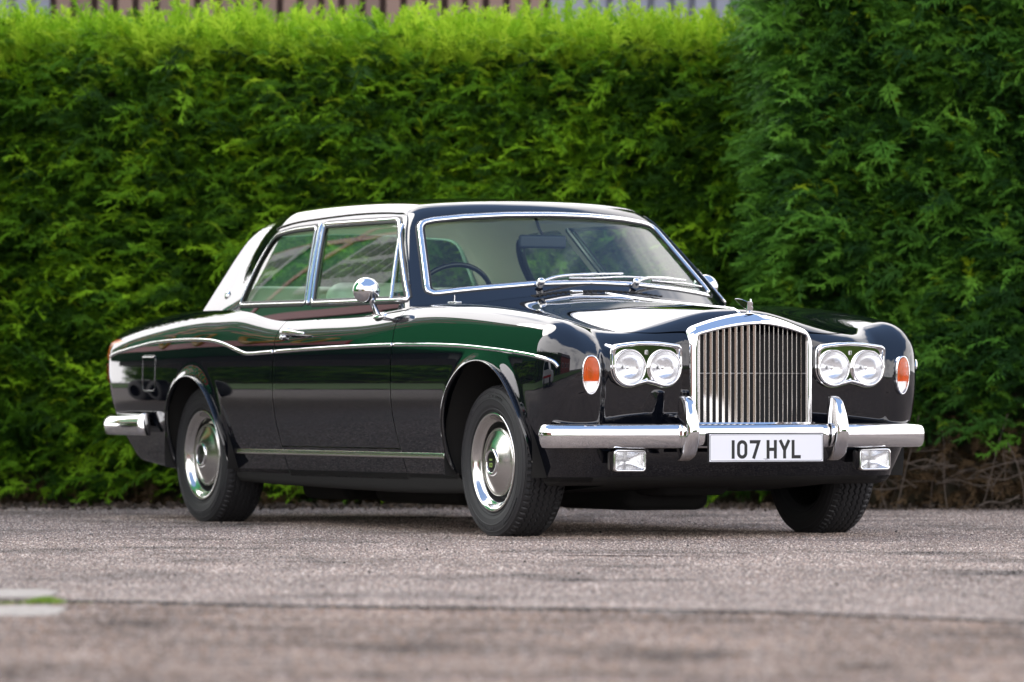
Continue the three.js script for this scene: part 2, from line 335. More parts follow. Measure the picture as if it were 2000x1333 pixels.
// ---- skin: meshed once for the right half, cut into panels, mirrored
let skin = surface(bodyField, [-4.45, 0.12, -0.03], [0.95, 1.12, 0.98], 0.013);
skin = clip(skin, (x, y, z) => z);
const insideCabin = (x, y, z) => Math.max(cabinField(x, y, z) + 0.03, 0.9 - y);
skin = clip(skin, insideCabin);
for (const c of [0.548, 0.389]) skin = clip(skin, (x, y, z) => (x > 0.55 ? Math.hypot(y - 0.691, z - c) - 0.069 : 1));   // lamp openings
for (const a of ARCH) skin = clip(skin, (x, y, z) => (z > 0.5 ? Math.hypot(x - a.x, y - a.y) - a.r : 1));
const GAP = 0.003, DOOR = [-2.085, -0.845], SILL = 0.352;
const bonnetPoly = polySdf(rounded([[-0.6, -0.3], [-0.6, 0.2, 0.2], [-0.775, 0.585, 0.02], [-0.3, 0.566, 0.2], [0.3, 0.553, 0.2], [0.575, 0.53, 0.06], [0.63, 0.42, 0.06], [0.655, 0.3, 0.05], [0.69, 0.15, 0.05], [0.7, -0.3]]));
const bonnetS = (x, y, z) => (y > 0.72 ? bonnetPoly(x, z) : 0.2);
const bootPoly = polySdf(rounded([[-3.58, -0.3], [-3.64, 0.62, 0.06], [-4.16, 0.6, 0.05], [-4.6, 0.58], [-4.6, -0.3]]));
const bootS = (x, y, z) => (y > 0.55 ? bootPoly(x, z) : 0.2);
let rest = clip(skin, (x, y, z) => bonnetS(x, y, z) - GAP);
const bonnetM = clip(skin, (x, y, z) => -bonnetS(x, y, z) - GAP);
const bootM = clip(rest, (x, y, z) => -bootS(x, y, z) - GAP);
rest = clip(rest, (x, y, z) => bootS(x, y, z) - GAP);
const frontM = clip(rest, (x) => x - DOOR[1] - GAP), midM = clip(clip(rest, (x) => DOOR[1] - GAP - x), (x) => x - DOOR[0] - GAP), rearM = clip(rest, (x) => DOOR[0] - GAP - x);
const low = 0.29;                                                     // below this the shell is dull underbody
const doorM = clip(midM, (x, y) => y - SILL - GAP);
const sillM = clip(clip(midM, (x, y) => SILL - GAP - y), (x, y) => y - 0.222);
const noseS = (x, y, z) => Math.min(x - 0.4, 0.655 - z);
const noseM = clip(clip(frontM, noseS), (x, y) => y - low + 0.04), wingM = clip(clip(frontM, (x, y, z) => -noseS(x, y, z)), (x, y) => y - low + 0.06);
const scuttleM = clip(clip(wingM, (x) => -0.35 - x), (x, y, z) => Math.min(0.585 - z, y - 0.5)), wing2M = clip(wingM, (x, y, z) => Math.max(x + 0.35, z - 0.585));
const rear2M = clip(rearM, (x, y) => y - low + 0.06);
const floorM = clip(skin, (x, y) => low - 0.04 - y);

part('bonnet', geo(joinM(bonnetM, mirror(bonnetM))), M.paint);
part('boot_lid', geo(joinM(bootM, mirror(bootM))), M.paint);
part('front_panel', geo(joinM(noseM, mirror(noseM))), M.paint);
part('scuttle', geo(joinM(scuttleM, mirror(scuttleM))), M.paint);
const wings = both('front_wing', geo(wing2M), M.paint), doors = both('door', geo(doorM), M.paint), quarters = both('rear_wing', geo(rear2M), M.paint), sills = both('sill', geo(sillM), M.paint);
part('underbody', geo(joinM(floorM, mirror(floorM))), M.under);

// ---- wheel arches: a turned-in lip and a dark well behind it
ARCH.forEach((a, k) => {
  const pts = [], nrm = [];
  for (let i = 0; i <= 60; i++) {
    const t = lerp(-0.22, Math.PI + 0.22, i / 60), x = a.x + Math.cos(t) * a.r, y = a.y + Math.sin(t) * a.r; if (y < 0.27) continue;
    const s = onSide(bodyField, x, y); pts.push(s.p); nrm.push([Math.cos(t), Math.sin(t), 0]);
  }
  both('arch_lip', sweep(pts, nrm, [[0.001, 0.0005], [-0.001, -0.004], [-0.005, -0.004], [-0.02, -0.004], [-0.02, 0.002], [0, 0.002]].map(([u, v]) => [u, v])), M.paint, k ? quarters : wings);
  const R = a.r + 0.03;
  const g = new THREE.BufferGeometry(), p = [], idx = [];
  for (let i = 0; i <= 40; i++) { const t = lerp(-0.22, Math.PI + 0.22, i / 40); for (const z of [0.48, 0.86]) p.push(a.x + Math.cos(t) * R, a.y + Math.sin(t) * R, z); }
  for (let i = 0; i < 40; i++) { const o = i * 2; idx.push(o, o + 1, o + 2, o + 1, o + 3, o + 2); }
  const c = p.length / 3; p.push(a.x, a.y, 0.48); for (let i = 0; i < 40; i++) idx.push(c, i * 2, i * 2 + 2);
  g.setAttribute('position', new THREE.Float32BufferAttribute(p, 3)); g.setAttribute('uv', new THREE.Float32BufferAttribute(new Array(p.length / 3 * 2).fill(0), 2)); g.setIndex(idx); g.computeVertexNormals();
  both('wheel_well', g, M.under);
});

// ---- cabin shell with its openings
let cab = clip(surface(cabinField, [-3.85, 0.8, -0.03], [-0.4, 1.52, 0.9], 0.013), (x, y, z) => z);
cab = clip(clip(cab, (x, y, z) => bodyField(x, y, z) + 0.02), (x, y) => y - 0.9);
const doorWin = rounded([[-0.935, 0.983, 0.012], [-1.355, 1.337, 0.045], [-2.135, 1.333, 0.012], [-1.885, 0.98, 0.01]]);
const rearWin = rounded([[-1.96, 0.982, 0.01], [-2.212, 1.325, 0.012], [-2.47, 1.318, 0.1], [-2.665, 1.296, 0.09], [-2.725, 1.19, 0.06], [-2.71, 0.982, 0.03]]);
const screenHalf = [[0, 1.06], [0.25, 1.053], [0.46, 1.035], [0.57, 1.023]], screenTop = [[0.5, 1.334], [0.38, 1.347], [0.2, 1.357], [0, 1.36]];
const corner = (pts) => rounded(pts).filter(([z]) => true);
const screenR = [...screenHalf, ...rounded([[0.57, 1.023, 0], [0.683, 1.008, 0.035], [0.566, 1.32, 0.06], [0.5, 1.334, 0]]).slice(1, -1), ...screenTop];
const screenPoly = [...screenR, ...screenR.slice(1, -1).reverse().map(([z, y]) => [-z, y])];
const backPoly = rounded([[0.655, 1.05, 0.05], [0.52, 1.305, 0.07], [0, 1.335, 0.3], [-0.52, 1.305, 0.07], [-0.655, 1.05, 0.05], [0, 1.04, 0.3]]);
const sDoor = polySdf(doorWin), sRear = polySdf(rearWin), sScreen = polySdf(screenPoly), sBack = polySdf(backPoly);
const openings = (grow) => (x, y, z) => Math.min(z > 0.3 ? Math.min(sDoor(x, y), sRear(x, y)) - grow : 1, x > -1.32 ? sScreen(z, y) - grow : 1, x < -2.78 ? sBack(z, y) - grow : 1);
const op = openings(0), roofM = clip(cab, op);
part('roof', geo(joinM(roofM, mirror(roofM))), M.paint);
let lining = shift(clip(cab, openings(0.012)), -0.028); lining = clip(lining, (x, y, z) => Math.max(y - 1.352, -1.42 - x)); lining = clip(lining, (x, y) => y - 0.93);
part('headlining', geo(joinM(lining, mirror(lining))), M.cloth);
const pane = (s, x0, x1) => shift(clip(clip(clip(cab, (x, y, z) => -s(x, y, z) + 0.006), (x) => x - x0), (x) => x1 - x), -0.009);
const frontGlass = pane((x, y, z) => sScreen(z, y), -1.32, 0), backGlass = pane((x, y, z) => sBack(z, y), -5, -2.78);
const windscreen = part('windscreen', geo(joinM(frontGlass, mirror(frontGlass))), M.screen);
const backlight = part('rear_window', geo(joinM(backGlass, mirror(backGlass))), M.glass);
const sideOnly = (s) => (x, y, z) => (z > 0.35 ? s(x, y) : 1);
const doorGlass = pane(sideOnly(sDoor), -2.4, -0.8), rearGlass = pane(sideOnly(sRear), -3, -1.8);
const dividerX = (y) => lerp(-1.075, -1.29, (y - 0.98) / 0.3);
both('window_glass', geo(clip(doorGlass, (x, y) => dividerX(y) - x - 0.004)), M.glass, doors);
both('quarter_light', geo(clip(doorGlass, (x, y) => x - dividerX(y) - 0.004)), M.glass, doors);
both('window_glass', geo(rearGlass), M.glass, quarters);
// bright frames, laid on the shell
const trace = (pts, f, closed, step = 0.02) => { const q = resample(pts, step, closed).map(([a, b]) => f(a, b)); return [q.map((s) => s.p), q.map((s) => s.n)]; };
const cabSide = (x, y) => onSide(cabinField, x, y);
const trim = (pts, f, prof, closed = true, step) => { const [p, n] = trace(pts, f, closed, step); return sweep(p, n, prof, closed); };
part('windscreen_trim', trim(screenPoly, (z, y) => onFront(cabinField, y, z, -1.6, 0), half(0.013, 0.009)), M.chrome, windscreen);
part('windscreen_seal', trim(screenPoly, (z, y) => onFront(cabinField, y, z, -1.6, 0), half(0.021, 0.003)), M.seal, windscreen);
part('rear_window_trim', trim(backPoly, (z, y) => onRear(cabinField, y, z), half(0.012, 0.008)), M.chrome, backlight);
const grownDoor = doorWin.map(([x, y]) => [x, y]);
both('window_frame', trim(grownDoor, cabSide, half(0.009, 0.009)), M.chrome, doors);
both('window_seal', trim(grownDoor, cabSide, half(0.019, 0.004)), M.seal, doors);
both('window_frame', trim(rearWin, cabSide, half(0.006, 0.006)), M.chrome, quarters);
both('window_seal', trim(rearWin, cabSide, half(0.017, 0.004)), M.seal, quarters);
both('quarter_light_bar', trim([[-1.075, 0.985], [-1.3, 1.31]], cabSide, half(0.0095, 0.009), false), M.chrome, doors);
{ // centre pillar: bright strip between the two side windows
  const [p, n] = trace([[-1.925, 0.978], [-2.172, 1.333]], cabSide, false);
  both('centre_pillar', sweep(p, n, half(0.0125, 0.012)), M.chrome, quarters);
}
{ // rain gutter along the roof edge
  const line = [[-0.99, 1.045], [-1.2, 1.238], [-1.33, 1.352], [-1.45, 1.366], [-1.8, 1.372], [-2.2, 1.362], [-2.5, 1.348], [-2.68, 1.325]];
  const c = new THREE.CatmullRomCurve3(line.map(([x, y]) => V3(x, y, 0)), false, 'centripetal').getPoints(80).map((v) => cabSide(v.x, v.y));
  both('rain_gutter', sweep(c.map((s) => s.p), c.map((s) => s.n), half(0.005, 0.006)), M.paint);
}
// ---- bright mouldings along the flank, split where the door splits
{
  const line = [[-4.13, 0.757], [-4.086, 0.768], [-3.882, 0.789], [-3.7, 0.805], [-3.533, 0.818], [-3.262, 0.8265], [-3.069, 0.828], [-2.881, 0.825], [-2.75, 0.8175], [-2.65, 0.805], [-2.541, 0.786], [-2.45, 0.7695], [-2.395, 0.7615], [-2.33, 0.7605], [-2.2, 0.7645], [-1.75, 0.7765], [-1.2, 0.787], [-0.812, 0.791], [-0.417, 0.788], [-0.17, 0.782], [0.074, 0.77], [0.302, 0.755], [0.475, 0.739], [0.56, 0.727], [0.605, 0.713], [0.622, 0.693]];
  const cv = new THREE.CatmullRomCurve3(line.map(([x, y]) => V3(x, y, 0)), false, 'centripetal').getPoints(420).map((v) => [v.x, v.y]);
  const prof = half(0.0085, 0.007, 6);
  for (const [lo, hi, parents] of [[-9, DOOR[0] - 0.003, quarters], [DOOR[0] + 0.003, DOOR[1] - 0.003, doors], [DOOR[1] + 0.003, 9, wings]]) {
    const c = cv.filter(([x]) => x > lo && x < hi).map(([x, y]) => (x > 0.55 ? onFrontOrSide(x, y) : onSide(bodyField, x, y)));
    both('side_moulding', sweep(c.map((s) => s.p), c.map((s) => s.n), prof), M.chrome, parents);
  }
  function onFrontOrSide(x, y) { return onSide(bodyField, x, y); }
  const st = [], sn = []; for (let x = -2.62; x <= -0.385; x += 0.03) { const s = onSide(bodyField, x, 0.326); st.push(s.p); sn.push([0, 0.1, 1]); }
  both('sill_moulding', sweep(st, sn, [[-0.013, -0.01], [0.013, -0.01], [0.0125, 0.004], [0.009, 0.008], [-0.009, 0.008], [-0.0125, 0.004]]), M.steel, sills);
}

// ---- radiator grille: bright shell with a pointed plan, twenty upright vanes, winged mascot
{
  const grille = group('radiator_grille');
  const prow = (z) => 0.806 - 0.27 * Math.abs(z);
  const half1 = (w, y0, shoulder, top, r) => { const q = rounded([[w, y0, 0], [w, shoulder, r], [0, top, 0]], 12); return q; };
  const dense = (pts) => { const q = resample(pts, 0.004, false); return q; };
  const byS = (pts, n) => { const L = [0]; for (let i = 1; i < pts.length; i++) L.push(L[i - 1] + Math.hypot(pts[i][0] - pts[i - 1][0], pts[i][1] - pts[i - 1][1])); return Array.from({ length: n }, (_, k) => { const t = L[L.length - 1] * k / (n - 1); let i = 0; while (i < L.length - 2 && L[i + 1] < t) i++; const u = (t - L[i]) / (L[i + 1] - L[i] || 1); return [lerp(pts[i][0], pts[i + 1][0], u), lerp(pts[i][1], pts[i + 1][1], u)]; }); };
  const arch = (w, y0, sh, top, r) => { const p = []; p.push([w, y0], [w, sh - r]); for (let k = 1; k <= 14; k++) { const a = k / 14 * (Math.PI / 2 - 0.28); p.push([w - r + r * Math.cos(a), sh - r + r * Math.sin(a)]); } const [z1, y1] = p[p.length - 1]; for (let k = 1; k <= 16; k++) { const t = k / 16; p.push([z1 * (1 - t), y1 + (top - y1) * (1 - (1 - t) ** 1.7)]); } return p; };
  const N = 90, outer = byS(arch(0.282, 0.462, 0.866, 0.915, 0.06), N), inner = byS(arch(0.25, 0.462, 0.825, 0.866, 0.018), N);
  const rows = [];
  for (const sgn of [1, -1]) for (let k = 0; k < N; k++) {
    const i = sgn > 0 ? k : N - 1 - k; if (sgn < 0 && k === 0) continue;
    const [zo, yo] = outer[i], [zi, yi] = inner[i], topness = smooth(0.78, 0.88, yo), back = lerp(0.02, 0.085, topness), f = prow(zi);
    const row = [];
    row.push([0.6, yo - 0.012 - 0.01 * topness, zo * 0.97]); row.push([0.66, yo - 0.002, zo * 0.995]);
    for (let q = 0; q <= 8; q++) { const t = q / 8, e = 1 - (1 - t) ** 2; row.push([lerp(f - back, f, Math.sin(t * Math.PI / 2)), lerp(yo, yi + 0.003, 1 - Math.cos(t * Math.PI / 2)), lerp(zo, zi + 0.003 * Math.sign(zi), 1 - Math.cos(t * Math.PI / 2))]); }
    row.push([f - 0.002, yi, zi]); row.push([f - 0.07, yi, zi]);
    rows.push(row.map(([x, y, z]) => [x, y, z * sgn]));
  }
  const p = [], idx = [], C = rows[0].length;
  for (const r of rows) for (const q of r) p.push(...q);
  for (let i = 0; i + 1 < rows.length; i++) for (let j = 0; j + 1 < C; j++) { const a = i * C + j, b = a + 1, c = a + C, d = c + 1; idx.push(a, b, c, b, d, c); }
  const g = new THREE.BufferGeometry(); g.setAttribute('position', new THREE.Float32BufferAttribute(p, 3)); g.setAttribute('uv', new THREE.Float32BufferAttribute(new Array(p.length / 3 * 2).fill(0), 2)); g.setIndex(idx); g.computeVertexNormals();
  part('grille_shell', g, M.chrome, grille);
  const openTop = (z) => { const a = Math.abs(z); let y = 0.86; for (let i = 1; i < N; i++) if (inner[i][0] <= a) { y = inner[i][1]; break; } return y; };
  const back = []; for (let k = 0; k <= 20; k++) back.push([lerp(-0.252, 0.252, k / 20)]);
  const core = new THREE.PlaneGeometry(0.52, 0.36, 1, 1); core.rotateY(Math.PI / 2); core.translate(0.7, 0.645, 0); part('radiator_core', core, M.black, grille);
  for (let k = 0; k < 10; k++) for (const sgn of [1, -1]) {
    const z = (0.0125 + 0.0248 * k) * sgn, top = openTop(z) - 0.001, h = top - 0.468, v = new THREE.Group();
    const s = new THREE.Shape(); const w = 0.0058, t = 0.0015; s.moveTo(-w, -t); s.lineTo(w - 0.002, -t); s.quadraticCurveTo(w + 0.0015, 0, w - 0.002, t); s.lineTo(-w, t); s.closePath();
    const vg = new THREE.ExtrudeGeometry(s, { depth: h, bevelEnabled: false, curveSegments: 5 });
    vg.rotateX(-Math.PI / 2);                                   // along y
    vg.rotateY(sgn * 0.8);               // faces turned outwards
    vg.translate(prow(z) - 0.028, 0.468, z);
    part('vane', vg, M.steel, grille);
  }
  const sill = []; for (let k = 0; k <= 24; k++) { const z = lerp(-0.27, 0.27, k / 24); sill.push([prow(z) - 0.03, 0.464, z]); }
  part('grille_sill', sweep(sill, sill.map(() => [0, 1, 0]), [[-0.045, -0.012], [0.035, -0.012], [0.035, 0.003], [0.03, 0.006], [-0.045, 0.006]]), M.chrome, grille);
  const rod = []; for (let k = 0; k <= 12; k++) { const z = lerp(-0.25, 0.25, k / 12); rod.push([prow(z) - 0.034, 0.668, z]); }
  part('cross_rod', tube(rod, 0.0022, 6), M.dullSteel, grille);
  // mascot: a B with two swept-back wings on a short plinth
  const mascot = group('mascot');
  part('plinth', merge(turned([[0.016, 0], [0.014, 0.004], [0.008, 0.008], [0.006, 0.016], [0, 0.016]], 'y', 20).translate(0.705, 0.908, 0)), M.chrome, mascot);
  const bShape = new THREE.Shape(); bShape.moveTo(-0.011, 0); bShape.lineTo(0.004, 0); bShape.bezierCurveTo(0.016, 0, 0.016, 0.017, 0.006, 0.0185); bShape.bezierCurveTo(0.014, 0.021, 0.013, 0.036, 0.003, 0.036); bShape.lineTo(-0.011, 0.036); bShape.closePath();
  const b = new THREE.ExtrudeGeometry(bShape, { depth: 0.006, bevelEnabled: true, bevelSize: 0.0012, bevelThickness: 0.0012, bevelSegments: 2 }); b.rotateY(Math.PI / 2); b.rotateZ(-0.12); b.translate(0.704, 0.923, 0); part('letter', b, M.chrome, mascot);
  for (const sgn of [1, -1]) {
    const w = new THREE.Shape(); w.moveTo(0, 0.008); w.bezierCurveTo(-0.02, 0.016, -0.035, 0.03, -0.052, 0.047); w.bezierCurveTo(-0.046, 0.05, -0.03, 0.047, -0.02, 0.044); w.lineTo(0, 0.036); w.closePath();
    const wg = new THREE.ExtrudeGeometry(w, { depth: 0.003, bevelEnabled: true, bevelSize: 0.001, bevelThickness: 0.001, bevelSegments: 2 }); wg.translate(0, 0, -0.0015); wg.scale(1.15, 1.1, 1.3); wg.rotateY(sgn * 0.5); wg.translate(0.706, 0.918, sgn * 0.007); part('wing', wg, M.chrome, mascot);
  }
  const badge = []; for (const sgn of [1, -1]) { const s = new THREE.Shape(); s.moveTo(0, -0.004); s.quadraticCurveTo(0.03, -0.007, 0.055, 0.003); s.quadraticCurveTo(0.025, 0.006, 0, 0.006); s.closePath(); const q = new THREE.ExtrudeGeometry(s, { depth: 0.002, bevelEnabled: false }); q.rotateY(Math.PI / 2); if (sgn < 0) q.scale(1, 1, -1); q.rotateZ(0.85); q.translate(0.765, 0.9045, 0); badge.push(q); }
  part('winged_badge', merge(badge), M.dullSteel, grille);
}
// ---- twin headlamps in one bright surround each
function frontDisc(prof, x, y, z, seg = 48) { const g = turned(prof, 'x', seg); g.translate(x, y, z); return g; }
function fluted(r, x0, dome, lines) {                                // pressed lens with upright flutes
  const g = new THREE.CircleGeometry(r, 64), P = [], U = [], I = [], R = 30, S = 120;
  for (let i = 0; i <= R; i++) for (let j = 0; j < S; j++) {
    const q = r * i / R, a = j / S * 2 * Math.PI, z = Math.cos(a) * q, y = Math.sin(a) * q;
    const rib = lines > 5 ? 0.0011 * Math.sin(z / 0.0052) * (y < r * 0.45 ? 1 : 0.35) : 0.0007 * Math.sin(z / 0.008); P.push(x0 + dome * (1 - (q / r) ** 2) + rib * (1 - (q / r) ** 4), y, z); U.push(z, y);
  }
  for (let i = 0; i < R; i++) for (let j = 0; j < S; j++) { const a = i * S + j, b = i * S + (j + 1) % S, c = a + S, d = b + S; I.push(a, c, b, b, c, d); }
  const o = new THREE.BufferGeometry(); o.setAttribute('position', new THREE.Float32BufferAttribute(P, 3)); o.setAttribute('uv', new THREE.Float32BufferAttribute(U.map((v) => v * lines), 2)); o.setIndex(I); o.computeVertexNormals(); return o;
}
const fluteTex = (() => {                                            // relief of the lens: prisms of uneven width
  const W = 256, H = 256, d = new Uint8Array(W * H * 4), n = createNoise2D(rng(3));
  for (let j = 0; j < H; j++) for (let i = 0; i < W; i++) { const band = Math.sin(j / H * Math.PI * 4) > 0.2 ? 0 : 1, v = 0.5 + 0.5 * Math.sin((i / W) * Math.PI * 2 * (band ? 16 : 10)); const q = Math.round(255 * v); d.set([q, q, q, 255], (j * W + i) * 4); }
  const t = new THREE.DataTexture(d, W, H); t.wrapS = t.wrapT = THREE.RepeatWrapping; t.magFilter = THREE.LinearFilter; t.minFilter = THREE.LinearMipmapLinearFilter; t.generateMipmaps = true; t.needsUpdate = true; return t;
})();
const lensMat = phys(rgb(0.97, 0.98, 0.99), 0.02, 0, { transmission: 0.9, thickness: 0, ior: 1.5, bumpMap: fluteTex, bumpScale: 0.0016 });
const innerLens = phys(rgb(0.97, 0.98, 0.99), 0.02, 0, { transmission: 0.95, thickness: 0, ior: 1.5 });
const bowlMat = std(rgb(0.95, 0.95, 0.96), 0.24, 1);
const LY = 0.691, LO = 0.548, LI = 0.389, LX = 0.712;
{
  const units = [group('headlamp_unit'), group('headlamp_unit')];
  const outline = [];
  const arcPts = (zc, a0, a1, r, n = 16) => { for (let k = 0; k <= n; k++) { const a = lerp(a0, a1, k / n); outline.push([zc + Math.cos(a) * r, LY + Math.sin(a) * r]); } };
  const r = 0.082;
  // from the outer side, down round the outer lamp, cusp, round the inner lamp, up and over the brow
  arcPts(LO, 0.1, -Math.PI / 2 - 0.42, r); outline.push([(LO + LI) / 2, 0.6265]); arcPts(LI, -Math.PI / 2 + 0.42, -Math.PI - 0.1, r);
  outline.push(...rounded([[0.306, 0.71, 0], [0.308, 0.785, 0.05], [(LO + LI) / 2, 0.803, 0.14], [0.632, 0.783, 0.055], [0.631, 0.71, 0]], 9).slice(1, -1));
  const ring = resample(outline, 0.006, true).map(([z, y]) => { const browX = 0.012 * smooth(0.74, 0.8, y); return { p: [LX + browX, y, z] }; });
  const prof = [[-0.004, -0.09], [-0.002, -0.004], [-0.004, 0.004], [-0.0085, 0.008], [-0.0135, 0.008], [-0.017, 0.003], [-0.018, -0.012]];
  // sweep frame: normal is +x, side points outwards
  const sg = (sgn) => sweep(ring.map((q) => q.p), ring.map(() => [1, 0, 0]), prof.map(([u, v]) => [u * sgn, v]), true, false);
  let gR = sg(1); { const b = new THREE.Box3().setFromBufferAttribute(gR.attributes.position); if (b.max.y > 0.81) gR = sg(-1); }
  both('surround', gR, M.chrome, units);
  const s = new THREE.Shape(outline.map(([z, y]) => new THREE.Vector2(z, y)));
  for (const zc of [LO, LI]) { const h = new THREE.Path(); h.absarc(zc, LY, 0.071, 0, Math.PI * 2, true); s.holes.push(h); }
  const plate = new THREE.ExtrudeGeometry(s, { depth: 0.004, bevelEnabled: false, curveSegments: 40 }); plate.rotateY(-Math.PI / 2).scale(-1, 1, 1); { const q = plate.attributes.position; }
  const pl = new THREE.ExtrudeGeometry(s, { depth: 0.004, bevelEnabled: false, curveSegments: 40 }); { // map shape (z, y) to the car
    const a = pl.attributes.position, b = pl.attributes.normal; for (let i = 0; i < a.count; i++) { const X = a.getX(i), Z = a.getZ(i); a.setXYZ(i, LX - 0.008 - Z, a.getY(i), X); const nx = b.getX(i), nz = b.getZ(i); b.setXYZ(i, -nz, b.getY(i), nx); } }
  pl.computeVertexNormals(); both('backing_plate', pl, M.chrome, units);
  for (const zc of [LO, LI]) {
    both('lamp_rim', frontDisc([[0.0735, -0.02], [0.0735, 0.002], [0.0715, 0.0065], [0.068, 0.0075], [0.0655, 0.004], [0.0655, -0.006]], LX, LY, zc), M.chrome, units);
    both('reflector', frontDisc([[0.0665, -0.002], [0.06, -0.02], [0.047, -0.036], [0.03, -0.046], [0.012, -0.05], [0, -0.05]], LX, LY, zc), bowlMat, units);
    both('bulb_shield', frontDisc([[0, -0.018], [0.007, -0.0185], [0.0105, -0.022], [0.0105, -0.036], [0.006, -0.042]], LX, LY, zc, 20), M.chrome, units);
    const lens = fluted(0.067, LX + 0.001, 0.012, zc === LO ? 9 : 4); lens.translate(0, LY, zc); both('lens', lens, zc === LO ? lensMat : innerLens, units);
  }
  both('screw', frontDisc([[0.006, 0], [0.005, 0.003], [0, 0.004]], LX - 0.006, 0.643, (LO + LI) / 2, 16), M.chrome, units);
  both('slot_badge', merge(rbox(0.004, 0.018, 0.01, 0.002, LX - 0.004, 0.752, (LO + LI) / 2)), M.chrome, units);
}
// ---- side lamps on the wing fronts: amber above, clear below, in a slim bright rim
{
  const s0 = onFront(bodyField, 0.663, 0.714), n = V3(...s0.n); n.y *= 0.3; n.normalize();
  const up = V3(0, 1, 0).addScaledVector(n, -n.y).normalize(), side = V3().crossVectors(up, n);   // points outwards to the car's side
  const P = (u, v, w) => [s0.p[0] + side.x * u + up.x * v + n.x * w, s0.p[1] + side.y * u + up.y * v + n.y * w, s0.p[2] + side.z * u + up.z * v + n.z * w];
  const out = []; const K = 72;
  for (let k = 0; k < K; k++) { const a = k / K * 2 * Math.PI, c = Math.cos(a), s = Math.sin(a); const w = 0.0345 * Math.sign(c) * Math.pow(Math.abs(c), s < 0 ? 1.12 : 0.82), h = (s < 0 ? 0.078 : 0.074) * Math.sign(s) * Math.pow(Math.abs(s), 0.9); out.push([w, h]); }
  const units = [group('side_lamp'), group('side_lamp')];
  const rim = sweep(out.map(([u, v]) => P(u, v, 0.006)), out.map(() => [n.x, n.y, n.z]), [[-0.004, -0.03], [-0.004, 0.004], [-0.001, 0.007], [0.003, 0.006], [0.004, -0.002], [0.004, -0.03]], true, true);
  both('lamp_rim', rim, M.chrome, units);
  const lens = (keep, name, mat) => {
    const p = [], idx = [], R = 14; const ins = (v) => keep(v);
    for (let i = 0; i <= R; i++) for (let k = 0; k < K; k++) { const q = i / R; let [u, v] = out[k]; u *= q * 0.94; v *= q * 0.95; v = ins(v); p.push(...P(u, v, 0.006 + 0.016 * Math.sqrt(Math.max(0, 1 - (u / 0.036) ** 2 - 0.6 * (v / 0.08) ** 2)))); }
    for (let i = 0; i < R; i++) for (let k = 0; k < K; k++) { const a = i * K + k, b = i * K + (k + 1) % K, c = a + K, d = b + K; idx.push(a, c, b, b, c, d); }
    const g = new THREE.BufferGeometry(); g.setAttribute('position', new THREE.Float32BufferAttribute(p, 3)); const uv = []; for (let i = 0; i < p.length / 3; i++) uv.push(p[i * 3 + 2] * 14, p[i * 3 + 1] * 14); g.setAttribute('uv', new THREE.Float32BufferAttribute(uv, 2)); g.setIndex(idx); g.computeVertexNormals(); both(name, g, mat, units);
  };
  lens((v) => Math.max(v, -0.026), 'amber_lens', phys(rgb(0.86, 0.14, 0.004), 0.1, 0, { transmission: 0.5, thickness: 0, ior: 1.5, bumpMap: fluteTex, bumpScale: 0.0012 }));
  lens((v) => Math.min(v, -0.028), 'clear_lens', lensMat);
  const dish = []; for (let k = 0; k < K; k++) dish.push(P(out[k][0] * 0.93, out[k][1] * 0.94, 0.003)); { const p = [...P(0, 0, -0.002)], idx = []; dish.forEach((d) => p.push(...d)); for (let k = 0; k < K; k++) idx.push(0, k + 1, (k + 1) % K + 1); const g = new THREE.BufferGeometry(); g.setAttribute('position', new THREE.Float32BufferAttribute(p, 3)); g.setAttribute('uv', new THREE.Float32BufferAttribute(new Array(p.length / 3 * 2).fill(0), 2)); g.setIndex(idx); g.computeVertexNormals(); both('reflector', g, M.steel, units); }
}
